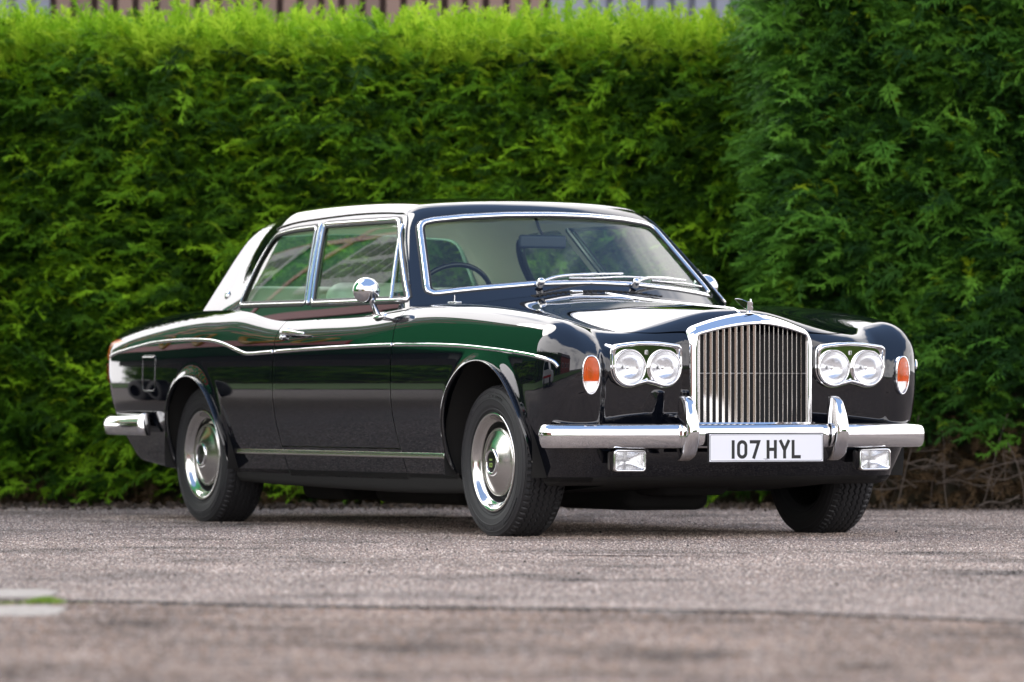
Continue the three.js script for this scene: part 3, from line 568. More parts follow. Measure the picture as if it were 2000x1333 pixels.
// ---- bumpers
function bar(path, prof) { // path of [x, z], profile of [out, y]
  const p = path.map(([x, z]) => [x, 0, z]), nr = p.map((q, i) => { const a = p[Math.max(0, i - 1)], b = p[Math.min(p.length - 1, i + 1)]; const t = [b[0] - a[0], 0, b[2] - a[2]]; return unit([-t[2], 0, t[0]]); });
  return { p, nr, prof };
}
function barGeo(path, prof, sgn = 1) { const b = bar(path, prof); return sweep(b.p, b.nr.map((n) => n.map((v) => v * sgn)), prof.map(([o, y]) => [y * sgn, o]), false, true); }
const bend = (pts, n = 60) => new THREE.CatmullRomCurve3(pts.map(([x, z]) => V3(x, 0, z)), false, 'centripetal').getPoints(n).map((v) => [v.x, v.z]);
{
  const bumper = group('front_bumper');
  const prof = [[-0.05, 0.366], [-0.014, 0.366], [-0.004, 0.370], [0.003, 0.382], [0.008, 0.4], [0.0095, 0.42], [0.008, 0.438], [0.003, 0.451], [-0.004, 0.459], [-0.014, 0.4635], [-0.05, 0.4665]];
  const right = bend([[0.825, 0.372], [0.79, 0.5], [0.735, 0.64], [0.68, 0.755], [0.64, 0.822], [0.612, 0.86], [0.585, 0.878], [0.56, 0.884]]);
  const test = barGeo(right, prof); test.computeBoundingBox(); const sgn = test.boundingBox.max.y > 0 ? 1 : -1;
  const gR = barGeo(right, prof, sgn);
  const fixed = (() => { const b = new THREE.Box3().setFromBufferAttribute(gR.attributes.position); return b.min.y > 0.3 ? gR : barGeo(right, prof.map(([o, y]) => [o, -y]), sgn); })();
  { const a = fixed.attributes.position, n = prof.length; for (let i = 50; i <= 60; i++) { const f = (i - 50) / 10, k = Math.sqrt(1 - (0.8 * f) ** 2.5); for (let j = 0; j < n; j++) { const q = i * n + j; a.setY(q, 0.416 + (a.getY(q) - 0.416) * k); a.setZ(q, a.getZ(q) - 0.012 * f * f); } } fixed.computeVertexNormals(); }   // the end closes in a soft curve
  both('bumper_end', fixed, M.chrome, [bumper, bumper]);
  const mid = bend([[0.822, 0.305], [0.834, 0.15], [0.837, 0], [0.834, -0.15], [0.822, -0.305]]);
  const mids = [barGeo(mid, prof, 1), barGeo(mid, prof.map(([o, y]) => [o, -y]), 1), barGeo(mid, prof, -1), barGeo(mid, prof.map(([o, y]) => [o, -y]), -1)];
  const good = mids.find((g) => { const b = new THREE.Box3().setFromBufferAttribute(g.attributes.position); return b.min.y > 0.3 && b.max.x > 0.84; });
  part('bumper_centre', good, M.chrome, bumper);
  // overriders
  const face = spline([0.316, 0.33, 0.36, 0.4, 0.45, 0.5, 0.54, 0.562, 0.574], [0.808, 0.838, 0.864, 0.882, 0.886, 0.874, 0.857, 0.84, 0.818]), wide = spline([0.316, 0.34, 0.4, 0.46, 0.53, 0.574], [0.024, 0.0315, 0.0345, 0.032, 0.0255, 0.017]);
  const N = 40, S = 28, P = [], I = [], z0 = 0.342;
  for (let i = 0; i < N; i++) { const y = lerp(0.316, 0.574, i / (N - 1)), xf = face(y), xb = y < 0.36 ? lerp(xf - 0.05, 0.77, smooth(0.316, 0.36, y)) : 0.765, w = wide(y), cx = (xf + xb) / 2, d = (xf - xb) / 2; for (let k = 0; k < S; k++) { const a = k / S * 2 * Math.PI, c = Math.cos(a), q = Math.sin(a); P.push(cx + d * Math.sign(c) * Math.pow(Math.abs(c), 0.75), y - 0.02 * (1 - smooth(0, 1, (c + 1))) * 0, z0 + w * Math.sign(q) * Math.pow(Math.abs(q), 0.6)); } }
  for (let i = 0; i + 1 < N; i++) for (let j = 0; j < S; j++) { const a = i * S + j, b = i * S + (j + 1) % S; I.push(a, a + S, b, b, a + S, b + S); }
  { const c0 = P.length / 3; P.push(0.79, 0.314, z0, 0.79, 0.579, z0); for (let j = 0; j < S; j++) { I.push(c0, j, (j + 1) % S); I.push(c0 + 1, (N - 1) * S + (j + 1) % S, (N - 1) * S + j); } }
  const g = new THREE.BufferGeometry(); g.setAttribute('position', new THREE.Float32BufferAttribute(P, 3)); g.setAttribute('uv', new THREE.Float32BufferAttribute(new Array(P.length / 3 * 2).fill(0), 2)); g.setIndex(I); g.computeVertexNormals();
  both('overrider', g, M.chrome, [bumper, bumper]);
  // valance below the bumper
  both('bumper_bracket', merge(box(0.14, 0.05, 0.03, 0.74, 0.42, 0.3)), M.black, [bumper, bumper]);
}
{ // number plate: white face, black characters, slim border
  const W = 1024, H = 220, c = document.createElement('canvas'); c.width = W; c.height = H; const k = c.getContext('2d');
  k.fillStyle = '#e9eaf0'; k.fillRect(0, 0, W, H);
  k.strokeStyle = '#16181d'; k.lineWidth = 3; k.beginPath(); k.roundRect(7, 7, W - 14, H - 14, 14); k.stroke();
  const S = W / 520, base = 42 * S * 0.6, top = base, bot = top + 75 * S, st = 13.5 * S; k.strokeStyle = '#0b0c10'; k.lineWidth = st; k.lineJoin = 'miter'; k.miterLimit = 8;
  const h2 = st / 2, line = (...p) => { k.beginPath(); p.forEach(([x, y], i) => (i ? k.lineTo(x, y) : k.moveTo(x, y))); k.stroke(); };
  let x = 101 * S; const cw = 47 * S, gapw = 11 * S;
  line([x + h2, top], [x + h2, bot]); x += st + gapw;                                                    // 1
  k.beginPath(); k.roundRect(x + h2, top + h2, cw - st, bot - top - st, 19 * S); k.stroke(); x += cw + gapw;   // 0
  line([x, top + h2], [x + cw - h2 * 0.9, top + h2], [x + 17 * S, bot]); x += cw + 30 * S;                // 7
  line([x + h2, top], [x + h2, bot]); line([x + cw - h2, top], [x + cw - h2, bot]); line([x, (top + bot) / 2], [x + cw, (top + bot) / 2]); x += cw + gapw;   // H
  line([x + 4 * S, top], [x + cw / 2 + 1 * S, (top + bot) / 2 + 3 * S], [x + cw - 2 * S, top]); line([x + cw / 2 + 1 * S, (top + bot) / 2], [x + cw / 2 + 1 * S, bot]); x += cw + gapw - 1 * S; // Y
  line([x + h2, top], [x + h2, bot - h2], [x + cw - 5 * S, bot - h2]);                                             // L
  k.fillStyle = '#50525a'; for (let q = 0; q < 11; q++) k.fillRect(486 + q * 5, 197, 3.2, 5); for (let q = 0; q < 6; q++) k.fillRect(500 + q * 4, 205, 2.5, 3);
  const t = new THREE.CanvasTexture(c); t.colorSpace = THREE.SRGBColorSpace; t.anisotropy = 8;
  const plate = group('number_plate');
  part('plate_backing', rbox(0.008, 0.122, 0.531, 0.003, 0.846, 0.368, 0), M.seal, plate);
  const f = new THREE.PlaneGeometry(0.52, 0.111); f.rotateY(Math.PI / 2); f.translate(0.8525, 0.368, 0);
  part('plate_face', f, phys(rgb(1, 1, 1), 0.35, 0, { map: t, clearcoat: 0.6, clearcoatRoughness: 0.15 }), plate);
  part('plate_mount', merge(box(0.06, 0.05, 0.2, 0.81, 0.35, 0)), M.black, plate);
}
{ // rectangular fog lamps slung under the bumper
  const units = [group('fog_lamp'), group('fog_lamp')], cx = 0.742, cy = 0.317, cz = 0.563;
  both('housing', rbox(0.04, 0.08, 0.134, 0.014, cx - 0.054, cy, cz, 4), M.dullSteel, units);
  const o = rounded([[0.068, 0.04, 0.014], [-0.068, 0.04, 0.014], [-0.068, -0.04, 0.014], [0.068, -0.04, 0.014]], 5);
  both('lamp_rim', sweep(o.map(([z, y]) => [cx, cy + y, cz + z]), o.map(() => [1, 0, 0]), [[0.005, -0.036], [0.005, 0.001], [0.0035, 0.005], [0, 0.006], [-0.0035, 0.005], [-0.005, 0], [-0.005, -0.036]], true), M.chrome, units);
  const bowl = new THREE.PlaneGeometry(0.13, 0.074, 20, 12); { const a = bowl.attributes.position; for (let i = 0; i < a.count; i++) { const u = a.getX(i) / 0.068, v = a.getY(i) / 0.039; a.setZ(i, -0.03 * Math.max(0, 1 - Math.max(Math.abs(u) ** 2.2, Math.abs(v) ** 2.2))); } bowl.rotateY(Math.PI / 2); bowl.translate(cx - 0.002, cy, cz); bowl.computeVertexNormals(); }
  both('reflector', bowl, bowlMat, units);
  const ln = new THREE.PlaneGeometry(0.132, 0.076, 20, 12); { const a = ln.attributes.position, uv = ln.attributes.uv; for (let i = 0; i < a.count; i++) { const u = a.getX(i) / 0.07, v = a.getY(i) / 0.04; a.setZ(i, 0.006 * (1 - u * u) * (1 - v * v)); uv.setXY(i, a.getX(i) * 9, a.getY(i) * 9); } ln.rotateY(Math.PI / 2); ln.translate(cx + 0.003, cy, cz); ln.computeVertexNormals(); }
  both('lens', ln, lensMat, units);
  both('bulb', frontDisc([[0, 0.004], [0.006, 0.002], [0.008, -0.01], [0.004, -0.02]], cx - 0.014, cy + 0.004, cz, 16), M.dullSteel, units);
  both('bracket', merge(box(0.03, 0.06, 0.02, cx - 0.06, cy + 0.05, cz)), M.black, units);
}

// ---- wheels: tyre with cut tread, bright trim ring, domed hub cap with a black boss
{
  const HUB = 0.305, R = 0.319, HW = 0.1;
  const tread = (() => {                                             // crown of the tyre, zigzag grooves cut into it
    const U = 420, Vn = 56, p = [], idx = [], tri = (t) => Math.abs((t % 1 + 1) % 1 - 0.5) * 4 - 1;
    for (let i = 0; i < U; i++) for (let j = 0; j <= Vn; j++) {
      const a = i / U * 2 * Math.PI, w = lerp(-0.085, 0.085, j / Vn), crown = R - 0.006 * (w / 0.085) ** 2 - 0.006 * smooth(0.072, 0.085, Math.abs(w));
      let dep = 0; for (const g of [-0.052, -0.026, 0, 0.026, 0.052]) dep = Math.max(dep, 1 - smooth(0.0015, 0.0034, Math.abs(w - g - 0.0042 * tri(i / U * 70 + (g > 0 ? 0.25 : 0)))));
      if (Math.abs(w) > 0.062 && (i % 6) < 2) dep = Math.max(dep, 0.75);
      const r = crown - 0.0075 * dep; p.push(Math.cos(a) * r, Math.sin(a) * r, w);
    }
    for (let i = 0; i < U; i++) for (let j = 0; j < Vn; j++) { const a = i * (Vn + 1) + j, b = a + 1, c = ((i + 1) % U) * (Vn + 1) + j, d = c + 1; idx.push(a, c, b, b, c, d); }
    const g = new THREE.BufferGeometry(); g.setAttribute('position', new THREE.Float32BufferAttribute(p, 3)); g.setAttribute('uv', new THREE.Float32BufferAttribute(new Array(p.length / 3 * 2).fill(0), 2)); g.setIndex(idx); g.computeVertexNormals(); return g;
  })();
  const wallProf = (s) => [[R - 0.012, 0.0851], [R - 0.016, 0.0895], [R - 0.0165, 0.0925], [R - 0.022, 0.0945], [R - 0.03, 0.0985], [R - 0.031, 0.1], [R - 0.034, 0.1], [R - 0.035, 0.0992], [R - 0.05, 0.1025], [R - 0.058, 0.103], [R - 0.0595, 0.1042], [R - 0.0625, 0.1042], [R - 0.064, 0.103], [R - 0.085, 0.1005], [R - 0.098, 0.096], [R - 0.1, 0.0972], [R - 0.104, 0.0965], [R - 0.106, 0.093], [R - 0.115, 0.085], [R - 0.13, 0.07]].map(([r, z]) => [r, z * s]);
  const marks = [];                                                  // raised size marks and bars moulded into the sidewall
  { const rr = rng(8); for (let k = 0; k < 46; k++) { const a0 = [4.2, 5.15, 1.1, 2.3][k % 4] + Math.floor(k / 4) * 0.052, big = k % 4 < 2; if (!big && rr() < 0.5) continue; const g = box(0.009, big ? 0.013 : 0.009, 0.0025, 0, R - 0.047, 0.1027); g.rotateX(-0.0); g.rotateZ(a0 - Math.PI / 2); marks.push(g); } }
  const flat = (g) => { const a = g.attributes.position; for (let i = 0; i < a.count; i++) { const y = a.getY(i), low = -HUB + 0.001; if (y < low + 0.014) { const t = smooth(low + 0.014, low - 0.01, y); a.setZ(i, a.getZ(i) * (1 + 0.05 * t)); if (y < low) a.setY(i, low); } } g.computeVertexNormals(); return g; };
  const tyre = flat(merge(tread, turned(wallProf(1), 'z', 140), turned(wallProf(-1), 'z', 80), ...marks)); 
  const disc = (prof, seg = 72) => turned(prof, 'z', seg);
  const rim = disc([[0.2045, 0.083], [0.2055, 0.093], [0.203, 0.0965], [0.198, 0.097], [0.192, 0.094], [0.187, 0.088], [0.181, 0.079], [0.175, 0.072], [0.168, 0.068], [0.165, 0.066], [0.1645, 0.055]]);
  const dish = disc([[0.166, 0.058], [0.16, 0.038], [0.152, 0.024], [0.13, 0.03], [0.1, 0.04], [0, 0.04]]);
  const cap = disc([[0.141, 0.03], [0.1425, 0.058], [0.141, 0.068], [0.136, 0.0725], [0.132, 0.0725], [0.128, 0.071], [0.11, 0.079], [0.09, 0.087], [0.07, 0.0935], [0.058, 0.096], [0.055, 0.0965]]);
  const boss = disc([[0.058, 0.094], [0.057, 0.1], [0.0535, 0.104], [0.049, 0.105], [0.0445, 0.104], [0.0425, 0.101], [0.0425, 0.099]]);
  const badge = disc([[0.0428, 0.1], [0.03, 0.1018], [0, 0.1025]]);
  const inner = disc([[0.19, -0.08], [0.18, -0.02], [0.166, 0.058]]);
  const ringShape = (r0, r1, y) => { const s = new THREE.Shape(); s.absarc(0, y, r1, 0, Math.PI * 2, false); const h = new THREE.Path(); h.absarc(0, y, r0, 0, Math.PI * 2, true); s.holes.push(h); return s; };
  const emb = merge([ringShape(0.0045, 0.0088, 0.0065), ringShape(0.0045, 0.0088, -0.0085)].flatMap((s) => [-0.0075, 0.0075].map((x) => { const g = new THREE.ExtrudeGeometry(s, { depth: 0.0012, bevelEnabled: false, curveSegments: 20 }); g.scale(0.95, 1.1, 1); g.translate(x, -0.003, 0.1022); return g; })).filter((_, i) => i >= 2), (() => { const s = new THREE.Shape(); s.moveTo(-0.011, 0); s.lineTo(0.011, 0); s.lineTo(0.013, 0.008); s.lineTo(0.006, 0.004); s.lineTo(0, 0.009); s.lineTo(-0.006, 0.004); s.lineTo(-0.013, 0.008); s.closePath(); const g = new THREE.ExtrudeGeometry(s, { depth: 0.0012, bevelEnabled: false }); g.translate(0, 0.006, 0.1022); return g; })());
  const slotMat = M.black, slots = []; for (let k = 0; k < 12; k++) { const g = rbox(0.014, 0.05, 0.004, 0.0015, 0, 0.151, 0.032); g.rotateZ(k / 12 * 2 * Math.PI); slots.push(g); }
  const embMat = std(rgb(0.2, 0.3, 0.07), 0.45);
  const wheel = (x, side) => {
    const w = group('wheel'); w.position.set(x, HUB, side * 0.72); if (side < 0) w.rotation.y = Math.PI;
    part('tyre', tyre, M.rubber, w); part('trim_ring', rim, M.ring, w); part('wheel_disc', merge(dish, inner), M.seal, w); part('hub_cap', merge(cap), M.steel, w); part('hub_boss', boss, M.chrome, w); part('hub_badge', badge, M.bakelite, w);
    if (x > -1) part('emblem', emb, embMat, w);
    return w;
  };
  wheel(0, 1); wheel(0, -1); wheel(-3.04, 1); wheel(-3.04, -1);
}
// ---- things on the flanks
{ // door handles
  const hs = [];
  const s = onSide(bodyField, -1.87, 0.852), n = V3(...s.n);
  const lever = []; for (let k = 0; k <= 10; k++) { const x = lerp(-2.0, -1.74, k / 10), q = onSide(bodyField, x, lerp(0.856, 0.846, k / 10)); lever.push([q.p[0], q.p[1], q.p[2] + 0.022 + 0.004 * Math.sin(k / 10 * Math.PI)]); }
  const g = sweep(lever, lever.map(() => [0, 0.2, 1]), (t) => oval(lerp(0.013, 0.005, smooth(0.3, 1, t)), 0.0065, 12));
  const M12 = 12; const pr = (t) => oval(lerp(0.0145, 0.006, smooth(0.25, 1, t)), 0.007, M12);
  const P = []; const lv = (() => { const gg = sweep(lever, lever.map(() => [0, 0.2, 1]), oval(0.012, 0.007)); const a = gg.attributes.position; for (let i = 0; i < lever.length; i++) { const k = lerp(1.15, 0.45, smooth(0.2, 1, i / (lever.length - 1))); for (let j = 0; j < 12; j++) { const q = i * 12 + j; a.setXYZ(q, a.getX(q), lever[i][1] + (a.getY(q) - lever[i][1]) * k, lever[i][2] + (a.getZ(q) - lever[i][2]) * Math.sqrt(k)); } } gg.computeVertexNormals(); return gg; })();
  const b0 = onSide(bodyField, -1.985, 0.855), b1 = onSide(bodyField, -1.99, 0.832);
  const foot = turned([[0.0165, -0.006], [0.0165, 0.004], [0.013, 0.012], [0.011, 0.03], [0, 0.03]], 'z', 24).translate(...b0.p), knob = turned([[0.0125, -0.004], [0.0125, 0.014], [0.009, 0.02], [0, 0.021]], 'z', 24).translate(...b1.p);
  both('door_handle', merge(lv, foot, knob), M.chrome, doors);
}
{ // fuel flap: a slim raised frame on the right rear wing only
  const o = rounded([[-3.655, 0.757, 0.02], [-3.655, 0.595, 0.02], [-3.485, 0.595, 0.02], [-3.485, 0.757, 0.02]], 6), [p, n] = trace(o, (x, y) => onSide(bodyField, x, y), true, 0.012);
  part('fuel_flap', sweep(p, n, half(0.004, 0.0035), true), M.paint, quarters[0]);
  const top = [[-3.65, 0.75], [-3.49, 0.75]].map(([x, y]) => onSide(bodyField, x, y)); part('flap_handle', tube([[...top[0].p], [...top[1].p]].map(([x, y, z]) => [x, y, z + 0.006]), 0.004, 8), M.chrome, quarters[0]);
}
{ // door mirrors: round bright heads on a stalk
  const units = [group('door_mirror'), group('door_mirror')], cx = -1.063, cy = 1.024, cz = 0.884;
  const head = turned([[0, 0.034], [0.018, 0.031], [0.034, 0.022], [0.0465, 0.008], [0.054, -0.012], [0.056, -0.03], [0.0555, -0.046], [0.052, -0.05], [0.05, -0.049]], 'x', 48).translate(cx, cy, cz);
  both('mirror_head', merge(head, turned([[0, 0.042], [0.006, 0.04], [0.009, 0.034], [0.009, 0.03]], 'x', 20).translate(cx, cy - 0.004, cz)), M.chrome, units);
  both('mirror_glass', turned([[0.051, 0], [0, 0.0005]], 'x', 40).translate(cx - 0.0485, cy, cz), std(rgb(0.8, 0.82, 0.84), 0.01, 1), units);
  const base = onTop(bodyField, -1.12, 0.815);
  const stalk = [[cx + 0.01, cy - 0.01, cz + 0.004], [cx - 0.002, cy - 0.045, cz - 0.012], [-1.1, base.p[1] + 0.02, 0.835], [-1.115, base.p[1] - 0.005, 0.82]];
  both('mirror_stalk', tube(stalk, 0.0125, 12, 24), M.chrome, units); units[1].position.set(-0.2, 0.03, 0.03);   // the passenger's stands further back
  const foot = new THREE.SphereGeometry(1, 24, 12); foot.scale(0.062, 0.014, 0.03); foot.rotateX(0.35); foot.translate(base.p[0] + 0.03, base.p[1] - 0.002, 0.818); both('mirror_foot', foot, M.chrome, units);
}
{ // small badge on the rear pillar, lamps and bumper at the tail
  const s = onSide(cabinField, -2.93, 1.03), b = turned([[0.019, 0], [0.016, 0.006], [0.009, 0.01], [0, 0.011]], 'z', 24); b.scale(0.9, 1.15, 1); b.rotateX(-0.4); b.rotateY(Math.atan2(s.n[0], s.n[2])); b.translate(...s.p);
  both('pillar_badge', b, M.chrome);
  const units = [group('tail_lamp'), group('tail_lamp')];
  const o = rounded([[0.63, 0.86, 0.02], [0.795, 0.848, 0.02], [0.8, 0.62, 0.02], [0.64, 0.62, 0.02]], 5);
  const P = (z, y, w) => { const q = onRear(bodyField, y, z, -3.5); return [q.p[0] - w, y, z]; };
  const grid = (y0, y1, name, mat) => { const p = [], idx = [], A = 10, B = 12; for (let i = 0; i <= A; i++) for (let j = 0; j <= B; j++) { const z = lerp(0.645, 0.815, i / A), y = lerp(y0, y1, j / B), e = Math.min(1, 6 * Math.min(i / A, 1 - i / A), 6 * Math.min(j / B, 1 - j / B)); p.push(...P(z, y, 0.001 + 0.034 * Math.sqrt(e))); } for (let i = 0; i < A; i++) for (let j = 0; j < B; j++) { const a = i * (B + 1) + j; idx.push(a, a + 1, a + B + 1, a + 1, a + B + 2, a + B + 1); } const g = new THREE.BufferGeometry(); g.setAttribute('position', new THREE.Float32BufferAttribute(p, 3)); g.setAttribute('uv', new THREE.Float32BufferAttribute(new Array(p.length / 3 * 2).fill(0), 2)); g.setIndex(idx); g.computeVertexNormals(); both(name, g, mat, units); };
  grid(0.735, 0.84, 'amber_lens', M.amber); grid(0.63, 0.73, 'red_lens', M.red);
  const bumper = group('rear_bumper');
  const prof = [[-0.05, 0.388], [-0.014, 0.388], [-0.002, 0.392], [0.0075, 0.406], [0.0115, 0.425], [0.0115, 0.44], [0.0085, 0.455], [0.002, 0.47], [-0.009, 0.483], [-0.024, 0.491], [-0.05, 0.496]];
  const path = bend([[-4.36, 0], [-4.36, 0.3], [-4.34, 0.55], [-4.285, 0.72], [-4.2, 0.815], [-4.08, 0.862], [-3.92, 0.883], [-3.76, 0.894], [-3.56, 0.902]]);
  const opts = [barGeo(path, prof, 1), barGeo(path, prof.map(([q, y]) => [q, -y]), 1), barGeo(path, prof, -1), barGeo(path, prof.map(([q, y]) => [q, -y]), -1)];
  const good = opts.find((g) => { const q = new THREE.Box3().setFromBufferAttribute(g.attributes.position); return q.min.y > 0.3 && q.min.x < -4.338; });
  both('bumper_half', good, M.chrome, [bumper, bumper]);
  both('bumper_stay', merge(rbox(0.1, 0.05, 0.03, 0.012, -3.64, 0.44, 0.862)), M.black, [bumper, bumper]);
}
// ---- wipers, washer jet, aerial, bonnet ridge
{
  const scr = (z, y, off) => { const s = onFront(cabinField, y, z, -1.6, 0); return s.p.map((v, i) => v + s.n[i] * off); };
  for (const [z0, y0, z1, y1, z2, y2] of [[0.235, 1.036, -0.03, 1.075, -0.32, 1.072], [-0.21, 1.038, -0.42, 1.062, -0.62, 1.038]]) {
    const w = group('wiper'), a = scr(z0, y0, 0.03), b = scr(z1, y1, 0.026), c = scr(z2, y2, 0.014), m = scr((z1 + z2) / 2, (y1 + y2) / 2 + 0.008, 0.022);
    part('spindle', merge(turned([[0.017, -0.02], [0.017, 0.004], [0.014, 0.012], [0.008, 0.016], [0, 0.017]], 'x', 24).rotateZ(0.75).translate(...a)), M.chrome, w);
    part('arm', merge(tube([a, [lerp(a[0], b[0], 0.3), lerp(a[1], b[1], 0.3) + 0.012, lerp(a[2], b[2], 0.3)], b], 0.0065, 8), tube([b, m], 0.0045, 8)), M.chrome, w);
    const d = scr(z1 + 0.07 * Math.sign(z1 - z2) * 0 + 0.0, y1 - 0.006, 0.012), e0 = scr(lerp(z0, z1, 0.55), lerp(y0, y1, 0.55) + 0.012, 0.01);
    part('blade', tube([e0, d, scr(lerp(z1, z2, 0.5), lerp(y1, y2, 0.5) + 0.004, 0.01), c], 0.0038, 6), M.chrome, w);
    part('blade_rubber', tube([e0, d, scr(lerp(z1, z2, 0.5), lerp(y1, y2, 0.5), 0.005), c].map(([x, y, z]) => [x - 0.004, y - 0.006, z]), 0.0028, 6), M.seal, w);
  }
  const j = onTop(bodyField, -0.62, 0.12); part('washer_jet', merge(rbox(0.03, 0.012, 0.05, 0.005, -0.62, j.p[1] + 0.004, 0.12)), M.chrome);
  const ae = onTop(bodyField, -0.7, 0.655); part('aerial', merge(tube([[-0.7, ae.p[1] - 0.002, 0.655], [-0.7, ae.p[1] + 0.034, 0.655]], 0.0028, 8), rbox(0.09, 0.008, 0.024, 0.003, -0.7, ae.p[1] + 0.003, 0.655)), M.chrome);
  const ridge = []; for (let k = 0; k <= 40; k++) { const x = lerp(-0.58, 0.67, k / 40), q = onTop(bodyField, x, 0); ridge.push(q); }
  part('bonnet_ridge', sweep(ridge.map((q) => q.p), ridge.map((q) => [0, 1, 0]), half(0.006, 0.004)), M.chrome);
  const vent = []; for (let k = 0; k < 26; k++) { const z = lerp(-0.3, 0.3, k / 25), q = onTop(bodyField, -0.665, z); vent.push(box(0.045, 0.006, 0.006, -0.665, q.p[1] + 0.0015, z)); }
  part('scuttle_grille', merge(vent), M.seal);
}
// ---- interior
{
  const inner = group('interior');
  part('floor', merge(box(2.6, 0.03, 1.4, -2.1, 0.3, 0), box(0.03, 0.62, 1.36, -0.92, 0.62, 0), box(0.03, 0.6, 1.3, -3.15, 0.6, 0)), M.carpet, inner);
  part('door_card', merge(box(2.3, 0.6, 0.02, -2.0, 0.62, 0.745)), M.leather, inner); part('door_card', merge(box(2.3, 0.6, 0.02, -2.0, 0.62, -0.745)), M.leather, inner);
  const shelf = new THREE.Shape(); [[-2.72, 0.72], [-3.1, 0.7], [-3.2, 0.5], [-3.26, 0], [-3.2, -0.5], [-3.1, -0.7], [-2.72, -0.72]].forEach(([x, z], i) => (i ? shelf.lineTo(x, z) : shelf.moveTo(x, z))); const sg = new THREE.ExtrudeGeometry(shelf, { depth: 0.02, bevelEnabled: false }); sg.rotateX(Math.PI / 2); sg.translate(0, 0.985, 0); part('parcel_shelf', sg, M.leather, inner);
  const dashS = new THREE.Shape(); [[-0.9, 0.95], [-0.8, 1.02], [-0.9, 1.03], [-1.06, 1.045], [-1.16, 1.04], [-1.19, 1.01], [-1.17, 0.8], [-1.0, 0.75]].forEach(([x, y], i) => (i ? dashS.lineTo(x, y) : dashS.moveTo(x, y)));
  const dg = new THREE.ExtrudeGeometry(dashS, { depth: 1.3, bevelEnabled: true, bevelSize: 0.008, bevelThickness: 0.02, bevelSegments: 2 }); dg.translate(0, 0, -0.65); 
  { const a = dg.attributes.position; for (let i = 0; i < a.count; i++) { const z = a.getZ(i); a.setX(i, a.getX(i) - 0.28 * z * z); a.setY(i, a.getY(i) - 0.05 * z * z); } dg.computeVertexNormals(); }
  part('dashboard', dg, M.dash, inner);
  const wheelG = merge(new THREE.TorusGeometry(0.2, 0.0115, 14, 80), tube([[-0.19, 0, 0], [0, -0.02, -0.02], [0.19, 0, 0]], 0.009, 8), turned([[0, 0.0], [0.045, -0.006], [0.05, -0.03], [0.02, -0.16], [0, -0.16]], 'z', 28)); wheelG.rotateY(-Math.PI / 2); wheelG.rotateZ(-0.45); wheelG.translate(-1.36, 0.962, 0.365); part('steering_wheel', wheelG, M.bakelite, inner);
  const seat = (x, z) => {
    const s = group('front_seat');
    s.position.set(x, 0, z);
    part('seat_cushion', rbox(0.52, 0.16, 0.54, 0.06, 0, 0.5, 0, 4), M.leather, s);
    const b = rbox(0.15, 0.58, 0.53, 0.07, 0, 0, 0, 5); b.rotateZ(0.22); b.translate(-0.3, 0.79, 0); part('seat_back', b, M.leather, s);
  };
  seat(-1.72, 0.36); seat(-1.72, -0.36);
  const rs = group('rear_seat'); part('seat_cushion', rbox(0.5, 0.18, 1.24, 0.06, -2.72, 0.48, 0, 4), M.leather, rs);
  for (const z of [0.32, -0.32]) { const b = rbox(0.16, 0.56, 0.6, 0.07, 0, 0, 0, 5); b.rotateZ(0.3); b.translate(-2.98, 0.8, z); part('seat_back', b, M.leather, rs); }
  const mir = group('rear_view_mirror'); part('mirror_housing', rbox(0.028, 0.058, 0.225, 0.012, -1.19, 1.243, 0.0, 4), M.dash, mir); part('mirror_stem', tube([[-1.2, 1.268, -0.01], [-1.2, 1.3, 0.01], [-1.225, 1.365, 0.02]], 0.007, 8), M.seal, mir);
  for (const z of [0.3, -0.3]) { const v = rbox(0.15, 0.012, 0.42, 0.006, 0, 0, 0); v.rotateZ(0.12); v.translate(-1.4, 1.345, z); part('sun_visor', v, M.cloth, inner); }
}
// ---- underneath: dark running gear that shows between the wheels
part('front_axle', merge(rbox(0.12, 0.12, 1.3, 0.05, 0.02, 0.27, 0), rbox(0.5, 0.14, 0.34, 0.05, 0.0, 0.235, 0)), M.under);
part('rear_axle', merge(rbox(0.12, 0.12, 1.3, 0.05, -3.04, 0.28, 0), rbox(0.34, 0.22, 0.34, 0.08, -3.04, 0.27, 0)), M.under);
both('exhaust_pipe', tube([[-0.4, 0.2, 0.28], [-1.6, 0.18, 0.3], [-2.6, 0.19, 0.34], [-3.0, 0.24, 0.36], [-3.7, 0.24, 0.4], [-4.0, 0.27, 0.42]], 0.028, 10, 40), M.dullSteel);
both('silencer', merge(rbox(0.9, 0.1, 0.24, 0.045, -1.5, 0.155, 0.34), rbox(0.5, 0.1, 0.2, 0.045, -2.4, 0.16, 0.4)), M.under);
part('sump', merge(rbox(0.7, 0.14, 0.4, 0.05, -0.35, 0.17, 0), rbox(0.5, 0.1, 0.3, 0.04, -0.95, 0.17, 0)), M.under);

